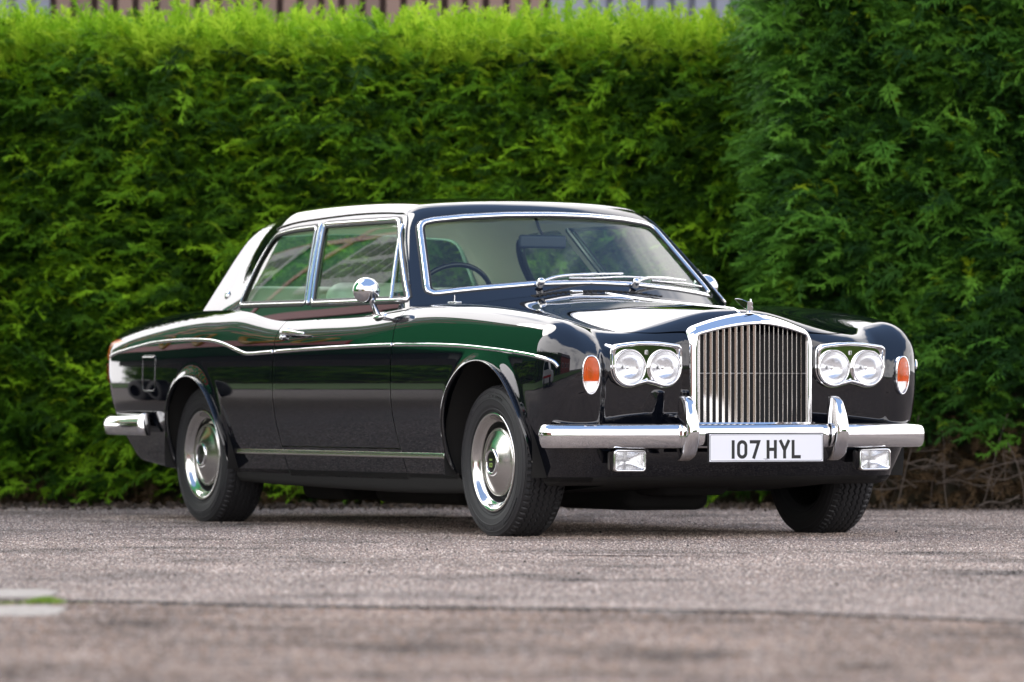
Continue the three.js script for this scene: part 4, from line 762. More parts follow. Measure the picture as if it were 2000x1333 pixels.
// ------------------------------------------------------------------ the yard: two strips of old asphalt meeting at a broken edge
const noiseA = createNoise2D(rng(21)), noiseB = createNoise2D(rng(22));
const fbm = (n, x, y, o = 4) => { let s = 0, a = 0.5, k = 1; for (let i = 0; i < o; i++) { s += a * n(x * k, y * k); a *= 0.5; k *= 2.1; } return s; };
function asphalt(seed, tones, binder, cellMm) {                       // stones of many tones in dark binder, with relief
  const N = 1536, size = 3, C = Math.round(size * 1000 / cellMm), r = rng(seed), jx = new Float32Array(C * C), jy = new Float32Array(C * C), tn = new Uint8Array(C * C), rad = new Float32Array(C * C);
  for (let i = 0; i < C * C; i++) { jx[i] = r(); jy[i] = r(); tn[i] = Math.floor(r() * tones.length); rad[i] = 0.3 + 0.32 * r(); }
  const col = new Uint8Array(N * N * 4), hgt = new Uint8Array(N * N * 4), wear = createNoise2D(rng(seed + 1));
  const s8 = (v) => Math.round(255 * (v <= 0.0031308 ? 12.92 * v : 1.055 * Math.pow(v, 1 / 2.4) - 0.055));
  for (let y = 0; y < N; y++) for (let x = 0; x < N; x++) {
    const u = x / N * C, v = y / N * C, iu = Math.floor(u), iv = Math.floor(v); let best = 9, id = 0;
    for (let a = -1; a <= 1; a++) for (let b = -1; b <= 1; b++) { const ci = ((iv + b + C) % C) * C + (iu + a + C) % C, dx = iu + a + jx[ci] - u, dy = iv + b + jy[ci] - v, d = Math.sqrt(dx * dx + dy * dy) / rad[ci]; if (d < best) { best = d; id = ci; } }
    const stone = 1 - smooth(0.85, 1.25, best), t = tones[tn[id]], g = 0.88 + 0.24 * r(), o = (y * N + x) * 4;
    for (let k = 0; k < 3; k++) col[o + k] = s8(clamp(lerp(binder[k], t[k], stone) * g, 0, 1)); col[o + 3] = 255;
    const h = Math.round(255 * clamp(stone * (0.55 + 0.45 * (1 - best * 0.6)), 0, 1)); hgt[o] = hgt[o + 1] = hgt[o + 2] = h; hgt[o + 3] = 255;
  }
  const tex = (d, srgb) => { const t = new THREE.DataTexture(d, N, N); t.wrapS = t.wrapT = THREE.RepeatWrapping; t.magFilter = THREE.LinearFilter; t.minFilter = THREE.LinearMipmapLinearFilter; t.generateMipmaps = true; t.anisotropy = 16; if (srgb) t.colorSpace = THREE.SRGBColorSpace; t.repeat.set(1 / size, 1 / size); t.needsUpdate = true; return t; };
  return std(rgb(1, 1, 1), 0.88, 0, { map: tex(col, true), bumpMap: tex(hgt, false), bumpScale: 0.003, vertexColors: true });
}
const farMat = asphalt(31, [[0.26, 0.202, 0.174], [0.21, 0.166, 0.144], [0.35, 0.282, 0.246], [0.15, 0.122, 0.108], [0.29, 0.222, 0.188], [0.1, 0.084, 0.077], [0.46, 0.39, 0.345]], [0.08, 0.067, 0.061], 7.5);
const nearMat = asphalt(41, [[0.2, 0.157, 0.135], [0.156, 0.126, 0.11], [0.245, 0.195, 0.167], [0.12, 0.101, 0.093], [0.2, 0.146, 0.11], [0.176, 0.154, 0.145], [0.3, 0.25, 0.22]], [0.08, 0.065, 0.057], 9);
const RX = 0.43817, RZ = -0.89889, FX = -0.89889, FZ = -0.43817, CX = 22.389, CZ = 11.6405;   // across and along the yard, measured from where the photographer stood
const place = (a, d) => [CX + RX * a + FX * d, CZ + RZ * a + FZ * d];
const edge = spline([-12, -1.47, -1.08, -0.72, 0, 0.70, 1.34, 12], [17.9, 17.42, 17.34, 17.09, 16.85, 16.54, 15.88, 12.5]);
const lip = (a) => 0.0125 * clamp(0.75 + 0.9 * fbm(noiseA, a * 1.6, 3) + 0.35 * noiseA(a * 9, 8), 0.06, 1.15);
function strip(sign, mat, name, y0) {
  const as = []; for (let a = -40; a < -2; a += 2) as.push(a); for (let a = -2; a < 2; a += 0.008) as.push(a); for (let a = 2; a <= 40; a += 2) as.push(a);
  const os = sign > 0 ? [-0.0001, 0.004, 0.05, 0.15, 0.3, 0.6, 1, 1.5, 2, 2.6, 3.2, 4, 5, 6, 7, 8, 9, 10, 11.5, 13, 15, 18, 25, 40, 70] : [0, 0.004, 0.03, 0.07, 0.12, 0.2, 0.3, 0.45, 0.6, 0.8, 1, 1.3, 1.6, 2, 2.4, 2.8, 3.2, 3.6, 4.2, 5, 7, 12, 25, 50];
  const p = [], uv = [], col = [], idx = [];
  for (const a of as) for (let j = 0; j < os.length; j++) {
    const jag = Math.abs(a) < 2 ? 0.02 * fbm(noiseB, a * 3, 1) + 0.006 * noiseB(a * 40, 5) : 0, o = os[j], d = edge(a) + jag * Math.max(0, 1 - o) + sign * o, [x, z] = place(a, d);
    const y = sign > 0 ? (j === 0 ? -0.02 : -0.0015 * (1 - smooth(0, 0.04, o))) : lerp(-lip(a), -0.007, smooth(0, 0.35, o)) - (j === 0 ? 0 : 0);
    p.push(x, y, z); uv.push(x, z);
    const k = 1 + 0.22 * fbm(noiseA, a * 0.8 + 7, d * 0.5) + 0.16 * fbm(noiseB, a * 2.4, d * 1.1) - (sign < 0 ? 0.42 * smooth(0.12, 0.5, fbm(noiseA, a * 0.55 + 30, d * 1.9)) : 0.22 * smooth(0.15, 0.5, fbm(noiseB, a * 0.35 + 9, d * 0.8)));
    const dirt = sign > 0 ? (j < 2 ? 0.16 : 1) : lerp(0.22, 1, smooth(0.06, 0.13, o + 0.03 * noiseB(a * 12, 70)));   // soil in the joint
    col.push(k * dirt, k * dirt * 0.995, k * dirt * 0.99);
  }
  const C = os.length; for (let i = 0; i + 1 < as.length; i++) for (let j = 0; j + 1 < C; j++) { const a = i * C + j, b = a + 1, c = a + C, e = c + 1; if (sign > 0) idx.push(a, c, b, b, c, e); else idx.push(a, b, c, b, e, c); }
  const g = new THREE.BufferGeometry(); g.setAttribute('position', new THREE.Float32BufferAttribute(p, 3)); g.setAttribute('uv', new THREE.Float32BufferAttribute(uv, 2)); g.setAttribute('color', new THREE.Float32BufferAttribute(col, 3)); g.setIndex(idx); g.computeVertexNormals();
  if (g.attributes.normal.getY(C * 40 + 12) < 0) { const q = g.index.array; for (let i = 0; i < q.length; i += 3) { const t = q[i]; q[i] = q[i + 1]; q[i + 1] = t; } g.computeVertexNormals(); }
  return structure(name, g, mat);
}
strip(1, farMat, 'yard_asphalt'); strip(-1, nearMat, 'road_asphalt');
structure('ground', new THREE.PlaneGeometry(700, 700).rotateX(-Math.PI / 2).translate(0, -0.06, 0), std(rgb(0.12, 0.11, 0.1), 0.95));
{ // tar line in the yard in front of the car
  const pts = []; for (let k = 0; k <= 90; k++) { const t = k / 90; pts.push([lerp(2.70, 3.2, t) + 0.012 * noiseA(t * 14, 60) + 0.004 * noiseA(t * 60, 61), 0.0035, lerp(1.9, 1.26, t) + 0.006 * noiseB(t * 20, 60)]); }
  const p = [], idx = []; pts.forEach((q, i) => { const t = i / 90, w = 0.034 * Math.min(1, 9 * t, 1.6 * (1 - t)) * (0.6 + 0.6 * Math.abs(noiseB(t * 30, 4))); p.push(q[0] + w * FX, q[1], q[2] + w * FZ, q[0] - w * FX, q[1], q[2] - w * FZ); if (i) { const o = i * 2; idx.push(o - 2, o, o - 1, o - 1, o, o + 1); } });
  const g = new THREE.BufferGeometry(); g.setAttribute('position', new THREE.Float32BufferAttribute(p, 3)); g.setIndex(idx); g.computeVertexNormals(); const n = g.attributes.normal; for (let i = 0; i < n.count; i++) n.setXYZ(i, 0, 1, 0); structure('tar_seam', g, std(rgb(0.025, 0.023, 0.022), 0.8));
}
{ // two pale kerb slabs let into the asphalt at the left, grass in the joint between them
  const concrete = (() => { const N = 256, d = new Uint8Array(N * N * 4), n = createNoise2D(rng(77)), r = rng(78); for (let i = 0; i < N * N; i++) { const x = i % N, y = i / N | 0, v = 150 + 22 * fbm(n, x * 0.02, y * 0.02) + 26 * (r() - 0.5); d.set([v * 1.0, v * 0.975, v * 0.955, 255], i * 4); } const t = new THREE.DataTexture(d, N, N); t.colorSpace = THREE.SRGBColorSpace; t.wrapS = t.wrapT = THREE.RepeatWrapping; t.magFilter = THREE.LinearFilter; t.needsUpdate = true; return std(rgb(0.86, 0.81, 0.74), 0.85, 0, { map: t }); })();
  const slab = (a0, a1, d0, d1, y, label) => { const s = thing('kerb_slab', label, 'kerb', [...place((a0 + a1) / 2, (d0 + d1) / 2)].reduce((q, v, i) => (i ? [q[0], 0, v] : [v]), []), 1.11722); const W = (a1 - a0) / 2, D = (d1 - d0) / 2, o = resample([[-W, -D], [W - 0.03, -D], [W, -D * 0.6], [W - 0.015, D * 0.7], [W - 0.06, D], [-W, D]], 0.02, true).map(([u, v]) => [u + 0.012 * noiseA(u * 14, v * 14), v + 0.02 * noiseB(u * 11, v * 11)]), g = new THREE.ExtrudeGeometry(new THREE.Shape(o.map(([u, v]) => new THREE.Vector2(u, v))), { depth: 0.04, bevelEnabled: true, bevelSize: 0.006, bevelThickness: 0.004, bevelSegments: 2 }); g.rotateX(-Math.PI / 2); g.translate(0, y - 0.044, 0); const a = g.attributes.position, uv = g.attributes.uv; for (let i = 0; i < a.count; i++) uv.setXY(i, a.getX(i) * 2, a.getZ(i) * 2); mesh('slab_face', g, concrete, s); };
  slab(-2.6, -1.345, 17.5, 18.13, 0.0075, 'pale concrete kerb slab behind the grass tuft at the left edge');
  slab(-2.6, -1.235, 16.3, 17.0, -0.001, 'pale concrete kerb slab in front of the grass tuft at the left edge');
  const blade = new THREE.BufferGeometry(); blade.setAttribute('position', new THREE.Float32BufferAttribute([-0.0014, 0, 0, 0.0014, 0, 0, -0.001, 0.6, 0.06, 0.001, 0.6, 0.06, 0, 1, 0.22], 3)); blade.setAttribute('uv', new THREE.Float32BufferAttribute(new Array(10).fill(0), 2)); blade.setIndex([0, 1, 2, 1, 3, 2, 2, 3, 4]); blade.computeVertexNormals();
  const r = rng(90), K = 900, im = new THREE.InstancedMesh(blade, phys(rgb(1, 1, 1), 0.9, 0, { transmission: 0.3, thickness: 0 }), K), m = new THREE.Matrix4(), q = new THREE.Quaternion(), e = new THREE.Euler();
  for (let i = 0; i < K; i++) {
    const main = i < 620, a = main ? -1.33 + 0.06 * (r() + r() - 1) : -1.5 + 0.34 * r() * r() - (r() < 0.4 ? 0.2 * r() : 0), d = 17.28 + 0.12 * (r() - 0.5), [x, z] = place(a, d), h = (main ? 0.012 + 0.016 * r() * (1 - Math.abs(a + 1.33) / 0.07) : 0.004 + 0.005 * r());
    e.set((r() - 0.5) * 1.2, r() * 6.28, (r() - 0.5) * 1.2); q.setFromEuler(e); m.compose(V3(x, -0.006, z), q, V3(1, h, h)); im.setMatrixAt(i, m); const t = r(); im.setColorAt(i, rgb(lerp(0.1, 0.24, t), lerp(0.2, 0.36, t), 0.02));
  }
  im.name = 'grass_tuft'; im.castShadow = im.receiveShadow = true; im.userData = { label: 'small bright green grass tuft growing between the two kerb slabs', category: 'grass', kind: 'stuff' }; scene.add(im);
  // loose grit on the asphalt
  const G = 260, stone = new THREE.IcosahedronGeometry(1, 0), gm = new THREE.InstancedMesh(stone, std(rgb(1, 1, 1), 0.9), G);
  for (let i = 0; i < G; i++) { const d = 13 + 17 * r(), a = (r() - 0.5) * d * 0.18, [x, z] = place(a, d), s = 0.0022 + 0.0055 * r() ** 3; e.set(r() * 6, r() * 6, r() * 6); q.setFromEuler(e); m.compose(V3(x, (d < edge(a) ? -0.007 : 0) + s * 0.4, z), q, V3(s * 1.3, s * 0.7, s)); gm.setMatrixAt(i, m); const t = r() < 0.45 ? 0.03 : 0.18 + 0.12 * r(); gm.setColorAt(i, rgb(t, t * 0.92, t * 0.85)); }
  gm.name = 'loose_grit'; gm.castShadow = gm.receiveShadow = true; gm.userData = { label: 'loose grit and bits scattered over the asphalt', category: 'grit', kind: 'stuff' }; scene.add(gm);
}

{ // chippings standing proud of the binder: at this low angle they are what one sees of the asphalt
  const r = rng(95), K = 300000, chip = new THREE.OctahedronGeometry(1, 0), m = new THREE.Matrix4(), q = new THREE.Quaternion(), e = new THREE.Euler(), far = [[0.3, 0.228, 0.192], [0.2, 0.155, 0.132], [0.41, 0.325, 0.28], [0.08, 0.064, 0.056], [0.28, 0.204, 0.166], [0.62, 0.53, 0.465]], near = [[0.27, 0.2, 0.162], [0.19, 0.145, 0.12], [0.32, 0.243, 0.198], [0.11, 0.087, 0.076], [0.28, 0.186, 0.13], [0.41, 0.34, 0.295]];
  const im = new THREE.InstancedMesh(chip, std(rgb(1, 1, 1), 0.85), K);
  for (let i = 0; i < K; i++) {
    const d = Math.sqrt(lerp(12 * 12, 31.5 * 31.5, r())), a = (r() - 0.5) * d * 0.184, gone = edge(a) - d > -0.012 && edge(a) - d < 0.09, [x, z0] = place(a, d), z = z0, isNear = d < edge(a) - 0.01, s = 0.0028 + 0.0036 * r() * r() + (isNear ? 0.0016 + 0.004 * r() ** 6 : 0); e.set(r() * 6, r() * 6, r() * 6); q.setFromEuler(e); m.compose(V3(x, (gone ? -0.03 : isNear ? -0.0072 : -0.0006) - s * 0.15, z), q, V3(s * 1.25, s * (0.7 + 0.4 * r()), s)); im.setMatrixAt(i, m);
    const c = (isNear ? near : far)[Math.floor(r() * 6)], patch = 1 + 0.3 * fbm(noiseA, a * 0.8 + 7, d * 0.5) + 0.25 * fbm(noiseB, a * 2.4, d * 1.1) - 0.45 * smooth(0.1, 0.45, fbm(noiseA, a * 0.55 + 30, d * (isNear ? 1.9 : 0.7))) - 0.35 * smooth(0.25, 0.5, fbm(noiseB, a * 0.9 + 60, d * 0.45)); im.setColorAt(i, rgb(c[0] * patch, c[1] * patch, c[2] * patch));
  }
  im.name = 'stone_chippings'; im.castShadow = im.receiveShadow = true; im.userData = { label: 'pinkish grey stone chippings worn proud across the asphalt', category: 'chippings', kind: 'stuff' }; scene.add(im);
}

// ------------------------------------------------------------------ clipped conifer hedges
function frond(seed, nodes = 9) {                                     // one arching, plume-like spray, a unit long along +x
  const r = rng(seed), p = [], idx = [];
  const blade = (x0, y0, z0, dx, dy, dz, w) => {                     // a tapering two-piece leaflet, rolled a little about its own axis
    const o = p.length / 3, px = -dz, pz = dx, l = Math.hypot(px, pz) || 1, ux = px / l * w, uz = pz / l * w, k = (r() - 0.5) * 1.6 * w;
    p.push(x0 - ux * 0.6, y0 - k * 0.6, z0 - uz * 0.6, x0 + ux * 0.6, y0 + k * 0.6, z0 + uz * 0.6, x0 + dx * 0.55 - ux, y0 + dy * 0.55 + 0.008 - k, z0 + dz * 0.55 - uz, x0 + dx * 0.55 + ux, y0 + dy * 0.55 + 0.008 + k, z0 + dz * 0.55 + uz, x0 + dx, y0 + dy, z0 + dz);
    idx.push(o, o + 1, o + 2, o + 1, o + 3, o + 2, o + 2, o + 3, o + 4);
  };
  const bow = 0.12 + 0.16 * r(), swing = (r() - 0.5) * 0.3, sag = (t) => bow * Math.sin(t * 2.6) - 0.16 * t * t, side = (t) => swing * t * t;
  for (let i = 0; i < 5; i++) { const t = i / 5, u = Math.min(1, t + 0.24); blade(t, sag(t), side(t), u - t, sag(u) - sag(t), side(u) - side(t), 0.014); }
  for (let i = 0; i < nodes; i++) for (const s of [1, -1]) {
    if (r() < 0.14) continue;
    const t = 0.06 + 0.86 * (i + 0.5 * r()) / nodes, L = (0.2 * Math.sin(Math.PI * Math.min(1, 0.3 + t * 0.65)) + 0.04) * (0.5 + 0.9 * r()), a = s * (0.38 + 0.4 * r()), dx = Math.cos(a) * L, dz = Math.sin(a) * L, dy = (r() - 0.55) * 0.1;
    blade(t, sag(t), side(t), dx, dy, dz, 0.0115);
    for (const [k, b] of [[0.3, 0.55], [0.5, -0.55], [0.7, 0.45]]) { const l2 = L * (0.42 + 0.25 * r()), a2 = a + b * s; blade(t + dx * k, sag(t) + dy * k, side(t) + dz * k, Math.cos(a2) * l2, dy * 0.5 + 0.05 * (r() - 0.5), Math.sin(a2) * l2, 0.0105); }
  }
  const g = new THREE.BufferGeometry(); g.setAttribute('position', new THREE.Float32BufferAttribute(p, 3)); g.setAttribute('uv', new THREE.Float32BufferAttribute(new Array(p.length / 3 * 2).fill(0), 2)); g.setIndex(idx); g.computeVertexNormals(); return g;
}
const fronds = [frond(1, 10), frond(2, 10), frond(3, 9), frond(4, 12)];
const leafMat = phys(rgb(1, 1, 1), 0.62, 0, { transmission: 0.26, thickness: 0, specularIntensity: 0.2 });
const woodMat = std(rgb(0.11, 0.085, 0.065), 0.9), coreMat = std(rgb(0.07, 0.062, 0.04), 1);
function sprays(list, parent, name) {                                // list of {p, dir, up, len, color}, spread over the frond shapes
  const by = fronds.map(() => []); list.forEach((q, i) => by[i % fronds.length].push(q));
  by.forEach((qs, k) => {
    if (!qs.length) return;
    const im = new THREE.InstancedMesh(fronds[k], leafMat, qs.length), m = new THREE.Matrix4(), X = V3(), Y = V3(), Z = V3();
    qs.forEach((q, i) => { X.copy(q.dir).normalize(); Z.crossVectors(X, q.up).normalize(); Y.crossVectors(Z, X); m.makeBasis(X.clone().multiplyScalar(q.len), Y.clone().multiplyScalar(q.len), Z.clone().multiplyScalar(q.len * q.wide)).setPosition(q.p); im.setMatrixAt(i, m); im.setColorAt(i, q.color); });
    im.name = name; im.castShadow = im.receiveShadow = true; im.userData.kind = 'stuff'; parent.add(im);
  });
}
function hedgeWall(o) {                                               // local frame: x along the hedge, z towards the yard, y up
  const h = thing('hedge', o.label, 'hedge', o.pos, o.turn, o.group), r = rng(o.seed), n = createNoise2D(rng(o.seed + 1)), list = [];
  const bump = (x, y) => 0.2 * fbm(n, x * 1.3, y * 1.6, 3) + 0.07 * n(x * 5, y * 7);
  const hue = (t, warm) => { const a = o.tones[0], b = o.tones[1], c = o.tones[2]; const q = t < 0.5 ? [a, b, t * 2] : [b, c, t * 2 - 1]; return rgb(lerp(q[0][0], q[1][0], q[2]), lerp(q[0][1], q[1][1], q[2]), lerp(q[0][2], q[1][2], q[2])); };
  const topY = (x) => o.h + 0.05 * n(x * 0.7, 50) + 0.02 * n(x * 3, 51);
  for (let i = 0; i < o.count; i++) {
    const x = lerp(o.x0, o.x1, r()), y = lerp(o.foot, o.h, Math.pow(r(), 0.95)), depth = r();
    const taper = 0.16 * smooth(o.h - 0.35, o.h, y), z = bump(x, y) - 0.5 * depth ** 1.4 - taper;
    if (y < o.foot + 0.25 && r() < 0.4) continue;
    const lean = o.lean + 0.9 * fbm(n, x * 0.9 + 20, y * 0.9, 2), dir = V3(lean * 1.2 + (r() - 0.5) * 1.5, (r() - 0.5) * 1.1, 0.5 + 0.5 * r());
    const up = V3((r() - 0.5) * 1.4, 0.9, 0.6 + (r() - 0.5) * 1.5), big = r();
    list.push({ p: V3(x, y, z), dir, up, len: o.len * (0.6 + 0.6 * big + 1.3 * big ** 9), wide: 0.6 + 0.5 * r(), color: hue(clamp(0.32 + 0.5 * fbm(n, x * 1.4 + 5, y * 1.4, 3) + 1.1 * (r() - 0.5), 0, 1)) });
  }
  for (let i = 0; i < o.top; i++) {                                   // this year's upright growth along the crown
    const x = lerp(o.x0, o.x1, r()), z = -0.12 - 0.75 * r(), tall = r() ** 5;
    list.push({ p: V3(x, topY(x) - 0.14 + 0.09 * r(), z + 0.02), dir: V3((r() - 0.5) * 1.2, 1, 0.15 + (r() - 0.4) * 0.8), up: V3(r() - 0.5, (r() - 0.5) * 0.4, 1), len: 0.07 + 0.08 * r() + 0.22 * tall, wide: 0.8, color: ((t) => rgb(lerp(o.fresh[0][0], o.fresh[1][0], t), lerp(o.fresh[0][1], o.fresh[1][1], t), lerp(o.fresh[0][2], o.fresh[1][2], t)))(r() ** 1.3) });
  }
  if (o.end) for (let i = 0; i < o.end; i++) {                        // the end that shows, facing along -x
    const y = lerp(o.foot, o.h, r()), z = -1.3 * r(), x = o.x0 - 0.06 + bump(z * 1.3 + 40, y) + 0.25 * r() * r();
    list.push({ p: V3(x, y, z), dir: V3(-0.95, 0.05 + (r() - 0.5) * 0.7, (r() - 0.35) * 0.9), up: V3(-0.3 + (r() - 0.5), 1, 0.45 + (r() - 0.5) * 0.6), len: o.len * (0.6 + 0.7 * r()), wide: 0.7 + 0.5 * r(), color: hue(clamp(0.55 + 0.5 * (r() - 0.5), 0, 1)) });
  }
  for (let i = 0; i < o.count * 0.035; i++) {                          // fresh tips straggling down the face, thickest near the top
    const x = lerp(o.x0, o.x1, r()), y = o.h - 0.02 - (o.h - o.foot - 0.1) * r() ** 2.2;
    list.push({ p: V3(x, y, bump(x, y) + 0.02 - 0.12 * r()), dir: V3(o.lean + (r() - 0.5) * 1.4, 0.35 + (r() - 0.5), 0.7), up: V3(r() - 0.5, 0.8, 0.6 * r()), len: o.len * (0.6 + 0.6 * r()), wide: 0.8, color: ((t) => rgb(lerp(o.fresh[0][0], o.fresh[1][0], t) * 0.8, lerp(o.fresh[0][1], o.fresh[1][1], t) * 0.8, 0.02))(r()) });
  }
  for (let i = 0; i < o.dead; i++) {                                  // dry brown sprays low down
    const x = lerp(o.x0 + 0.2, o.x1, r()), y = 0.03 + (o.foot + 0.1) * r(), t = r();
    list.push({ p: V3(x, y, -0.12 - 0.35 * r()), dir: V3((r() - 0.5) * 2, -0.3 + (r() - 0.5), 0.6), up: V3(r() - 0.5, 1, r()), len: 0.08 + 0.12 * r(), wide: 0.8, color: rgb(0.07 + 0.09 * t, 0.045 + 0.06 * t, 0.025 + 0.03 * t) });
  }
  sprays(list, h, 'foliage');
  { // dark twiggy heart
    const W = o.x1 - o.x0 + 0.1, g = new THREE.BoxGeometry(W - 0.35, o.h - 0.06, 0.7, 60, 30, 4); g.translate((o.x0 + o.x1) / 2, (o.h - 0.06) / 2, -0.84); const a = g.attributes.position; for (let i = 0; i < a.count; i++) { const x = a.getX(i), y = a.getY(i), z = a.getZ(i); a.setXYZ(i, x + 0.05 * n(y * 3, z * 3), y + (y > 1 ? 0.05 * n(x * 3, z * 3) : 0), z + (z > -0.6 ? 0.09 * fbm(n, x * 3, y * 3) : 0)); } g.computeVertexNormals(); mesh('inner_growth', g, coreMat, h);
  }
  for (let x = o.x0 + 0.3; x < o.x1; x += 0.55) { const q = x + 0.2 * (r() - 0.5), z = -0.42 - 0.2 * r(), s = tube([[q, -0.05, z], [q + 0.05 * (r() - 0.5), 0.3, z - 0.05], [q + 0.1 * (r() - 0.5), 0.75, z - 0.15]], 0.035 + 0.02 * r(), 8, 10); mesh('stem', s, woodMat, h); }
  return h;
}
const TURN = 1.11722, at3 = (a, d) => { const [x, z] = place(a, d); return [x, 0, z]; };
const green = [[0.02, 0.062, 0.005], [0.1, 0.25, 0.011], [0.32, 0.58, 0.02]], greenCool = [[0.013, 0.05, 0.008], [0.065, 0.19, 0.018], [0.16, 0.37, 0.034]], fresh = [[0.2, 0.4, 0.015], [0.5, 0.7, 0.05]];
hedgeWall({ label: 'long clipped conifer hedge with bright new growth along its top', pos: at3(0, 30.95), turn: TURN, seed: 100, x0: -2.95, x1: 1.75, h: 2.38, foot: 0.06, count: 30000, top: 9000, end: 2500, dead: 500, len: 0.145, lean: -0.7, tones: green, fresh });
const tall = hedgeWall({ label: 'tall darker conifer hedge at the right, bare and twiggy at its foot', pos: at3(0, 30.3), turn: TURN, seed: 200, x0: 1.36, x1: 5.2, h: 3.5, foot: 0.34, count: 33000, top: 1200, end: 5500, dead: 1500, len: 0.15, lean: -0.65, tones: greenCool, fresh });
{ // dead twigs at the foot of the tall hedge
  const r = rng(300), grey = std(rgb(0.105, 0.082, 0.066), 0.9);
  for (let i = 0; i < 44; i++) {
    const x = 1.75 + 1.0 * r() + (i > 34 ? 0.6 : 0), z = 0.02 - 0.3 * r(), flat = r() < 0.55, L = 0.18 + 0.3 * r(), y = flat ? 0.04 + 0.24 * r() : 0, dx = flat ? (r() < 0.5 ? -1 : 1) * L : (r() - 0.5) * 0.25, dy = flat ? (r() - 0.5) * 0.2 : L, w = () => 0.05 * (r() - 0.5);
    const a = [x, y, z], b = [x + dx * 0.35 + w(), y + dy * 0.35 + w(), z + 0.04 * r()], c = [x + dx * 0.7 + w(), y + dy * 0.7 + w(), z + 0.06 * r()], d = [x + dx + w(), Math.max(0.005, y + dy + w()), z + 0.08 * r()], R = 0.0016 + 0.0026 * r();
    const gs = [tube([a, b, c, d], R, 6, 14)]; if (r() < 0.8) gs.push(tube([b, [b[0] + (r() - 0.5) * 0.14, b[1] + 0.07 * r(), b[2] + 0.03], [b[0] + (r() - 0.5) * 0.22, Math.max(0.01, b[1] + 0.16 * (r() - 0.25)), b[2] + 0.05]], R * 0.6, 5, 10)); if (r() < 0.6) gs.push(tube([c, [c[0] + (r() - 0.5) * 0.12, Math.max(0.01, c[1] + 0.1 * (r() - 0.4)), c[2] + 0.03]], R * 0.5, 5, 6));
    mesh('dead_twig', merge(gs), grey, tall);
  }
  const litter = new THREE.CircleGeometry(1, 5), K = 2200, im = new THREE.InstancedMesh(litter, std(rgb(1, 1, 1), 0.95), K), m = new THREE.Matrix4(), q = new THREE.Quaternion(), e = new THREE.Euler();
  for (let i = 0; i < K; i++) { const a = lerp(-2.8, 3.4, r()), d = 30.25 + 0.85 * r() - 0.5 * r() ** 4, [x, z] = place(a, d), s = 0.006 + 0.014 * r(); e.set(-1.57 + (r() - 0.5) * 1.6, r() * 6, r() * 6); q.setFromEuler(e); m.compose(V3(x, 0.006 + 0.02 * r(), z), q, V3(s, s * 0.5, s)); im.setMatrixAt(i, m); const t = 0.02 + 0.07 * r() * r(); im.setColorAt(i, rgb(t * 1.4, t, t * 0.7)); }
  im.name = 'leaf_litter'; im.userData = { label: 'dry brown leaf litter along the foot of the hedges', category: 'litter', kind: 'stuff' }; scene.add(im);
}
{ // clad wall behind the hedge: upright brown boards, grey ones at either side
  const wall = thing('clad_building', 'building wall clad in upright brown and grey boards above the hedge', 'building', at3(0, 37.5), TURN), brown = [0, 1, 2].map((k) => std(rgb(0.2 + 0.03 * k, 0.135 + 0.018 * k, 0.115 + 0.014 * k), 0.75)), grey = [0, 1].map((k) => std(rgb(0.24 + 0.03 * k, 0.25 + 0.03 * k, 0.31 + 0.03 * k), 0.7)), g = rbox(0.086, 4.6, 0.03, 0.004, 0, 2.3, 0), P = 0.1275, r = rng(6);
  mesh('backing', box(7, 4.6, 0.1, 0.1, 2.3, -0.09), std(rgb(0.075, 0.045, 0.038), 0.9), wall);
  for (let k = -26; k <= 26; k++) { const x = k * P + 0.03, px = 1000 + x * 316, isGrey = px < 88 || px > 1058; const b = mesh('board', g, isGrey ? grey[Math.floor(r() * 2)] : brown[Math.floor(r() * 3)], wall); b.position.x = x; }
  mesh('grey_backing', box(1.5, 4.6, 0.02, 0.98, 2.3, -0.03), std(rgb(0.17, 0.175, 0.22), 0.8), wall); mesh('grey_backing', box(0.5, 4.6, 0.02, -3.13, 2.3, -0.03), std(rgb(0.17, 0.175, 0.22), 0.8), wall);
}

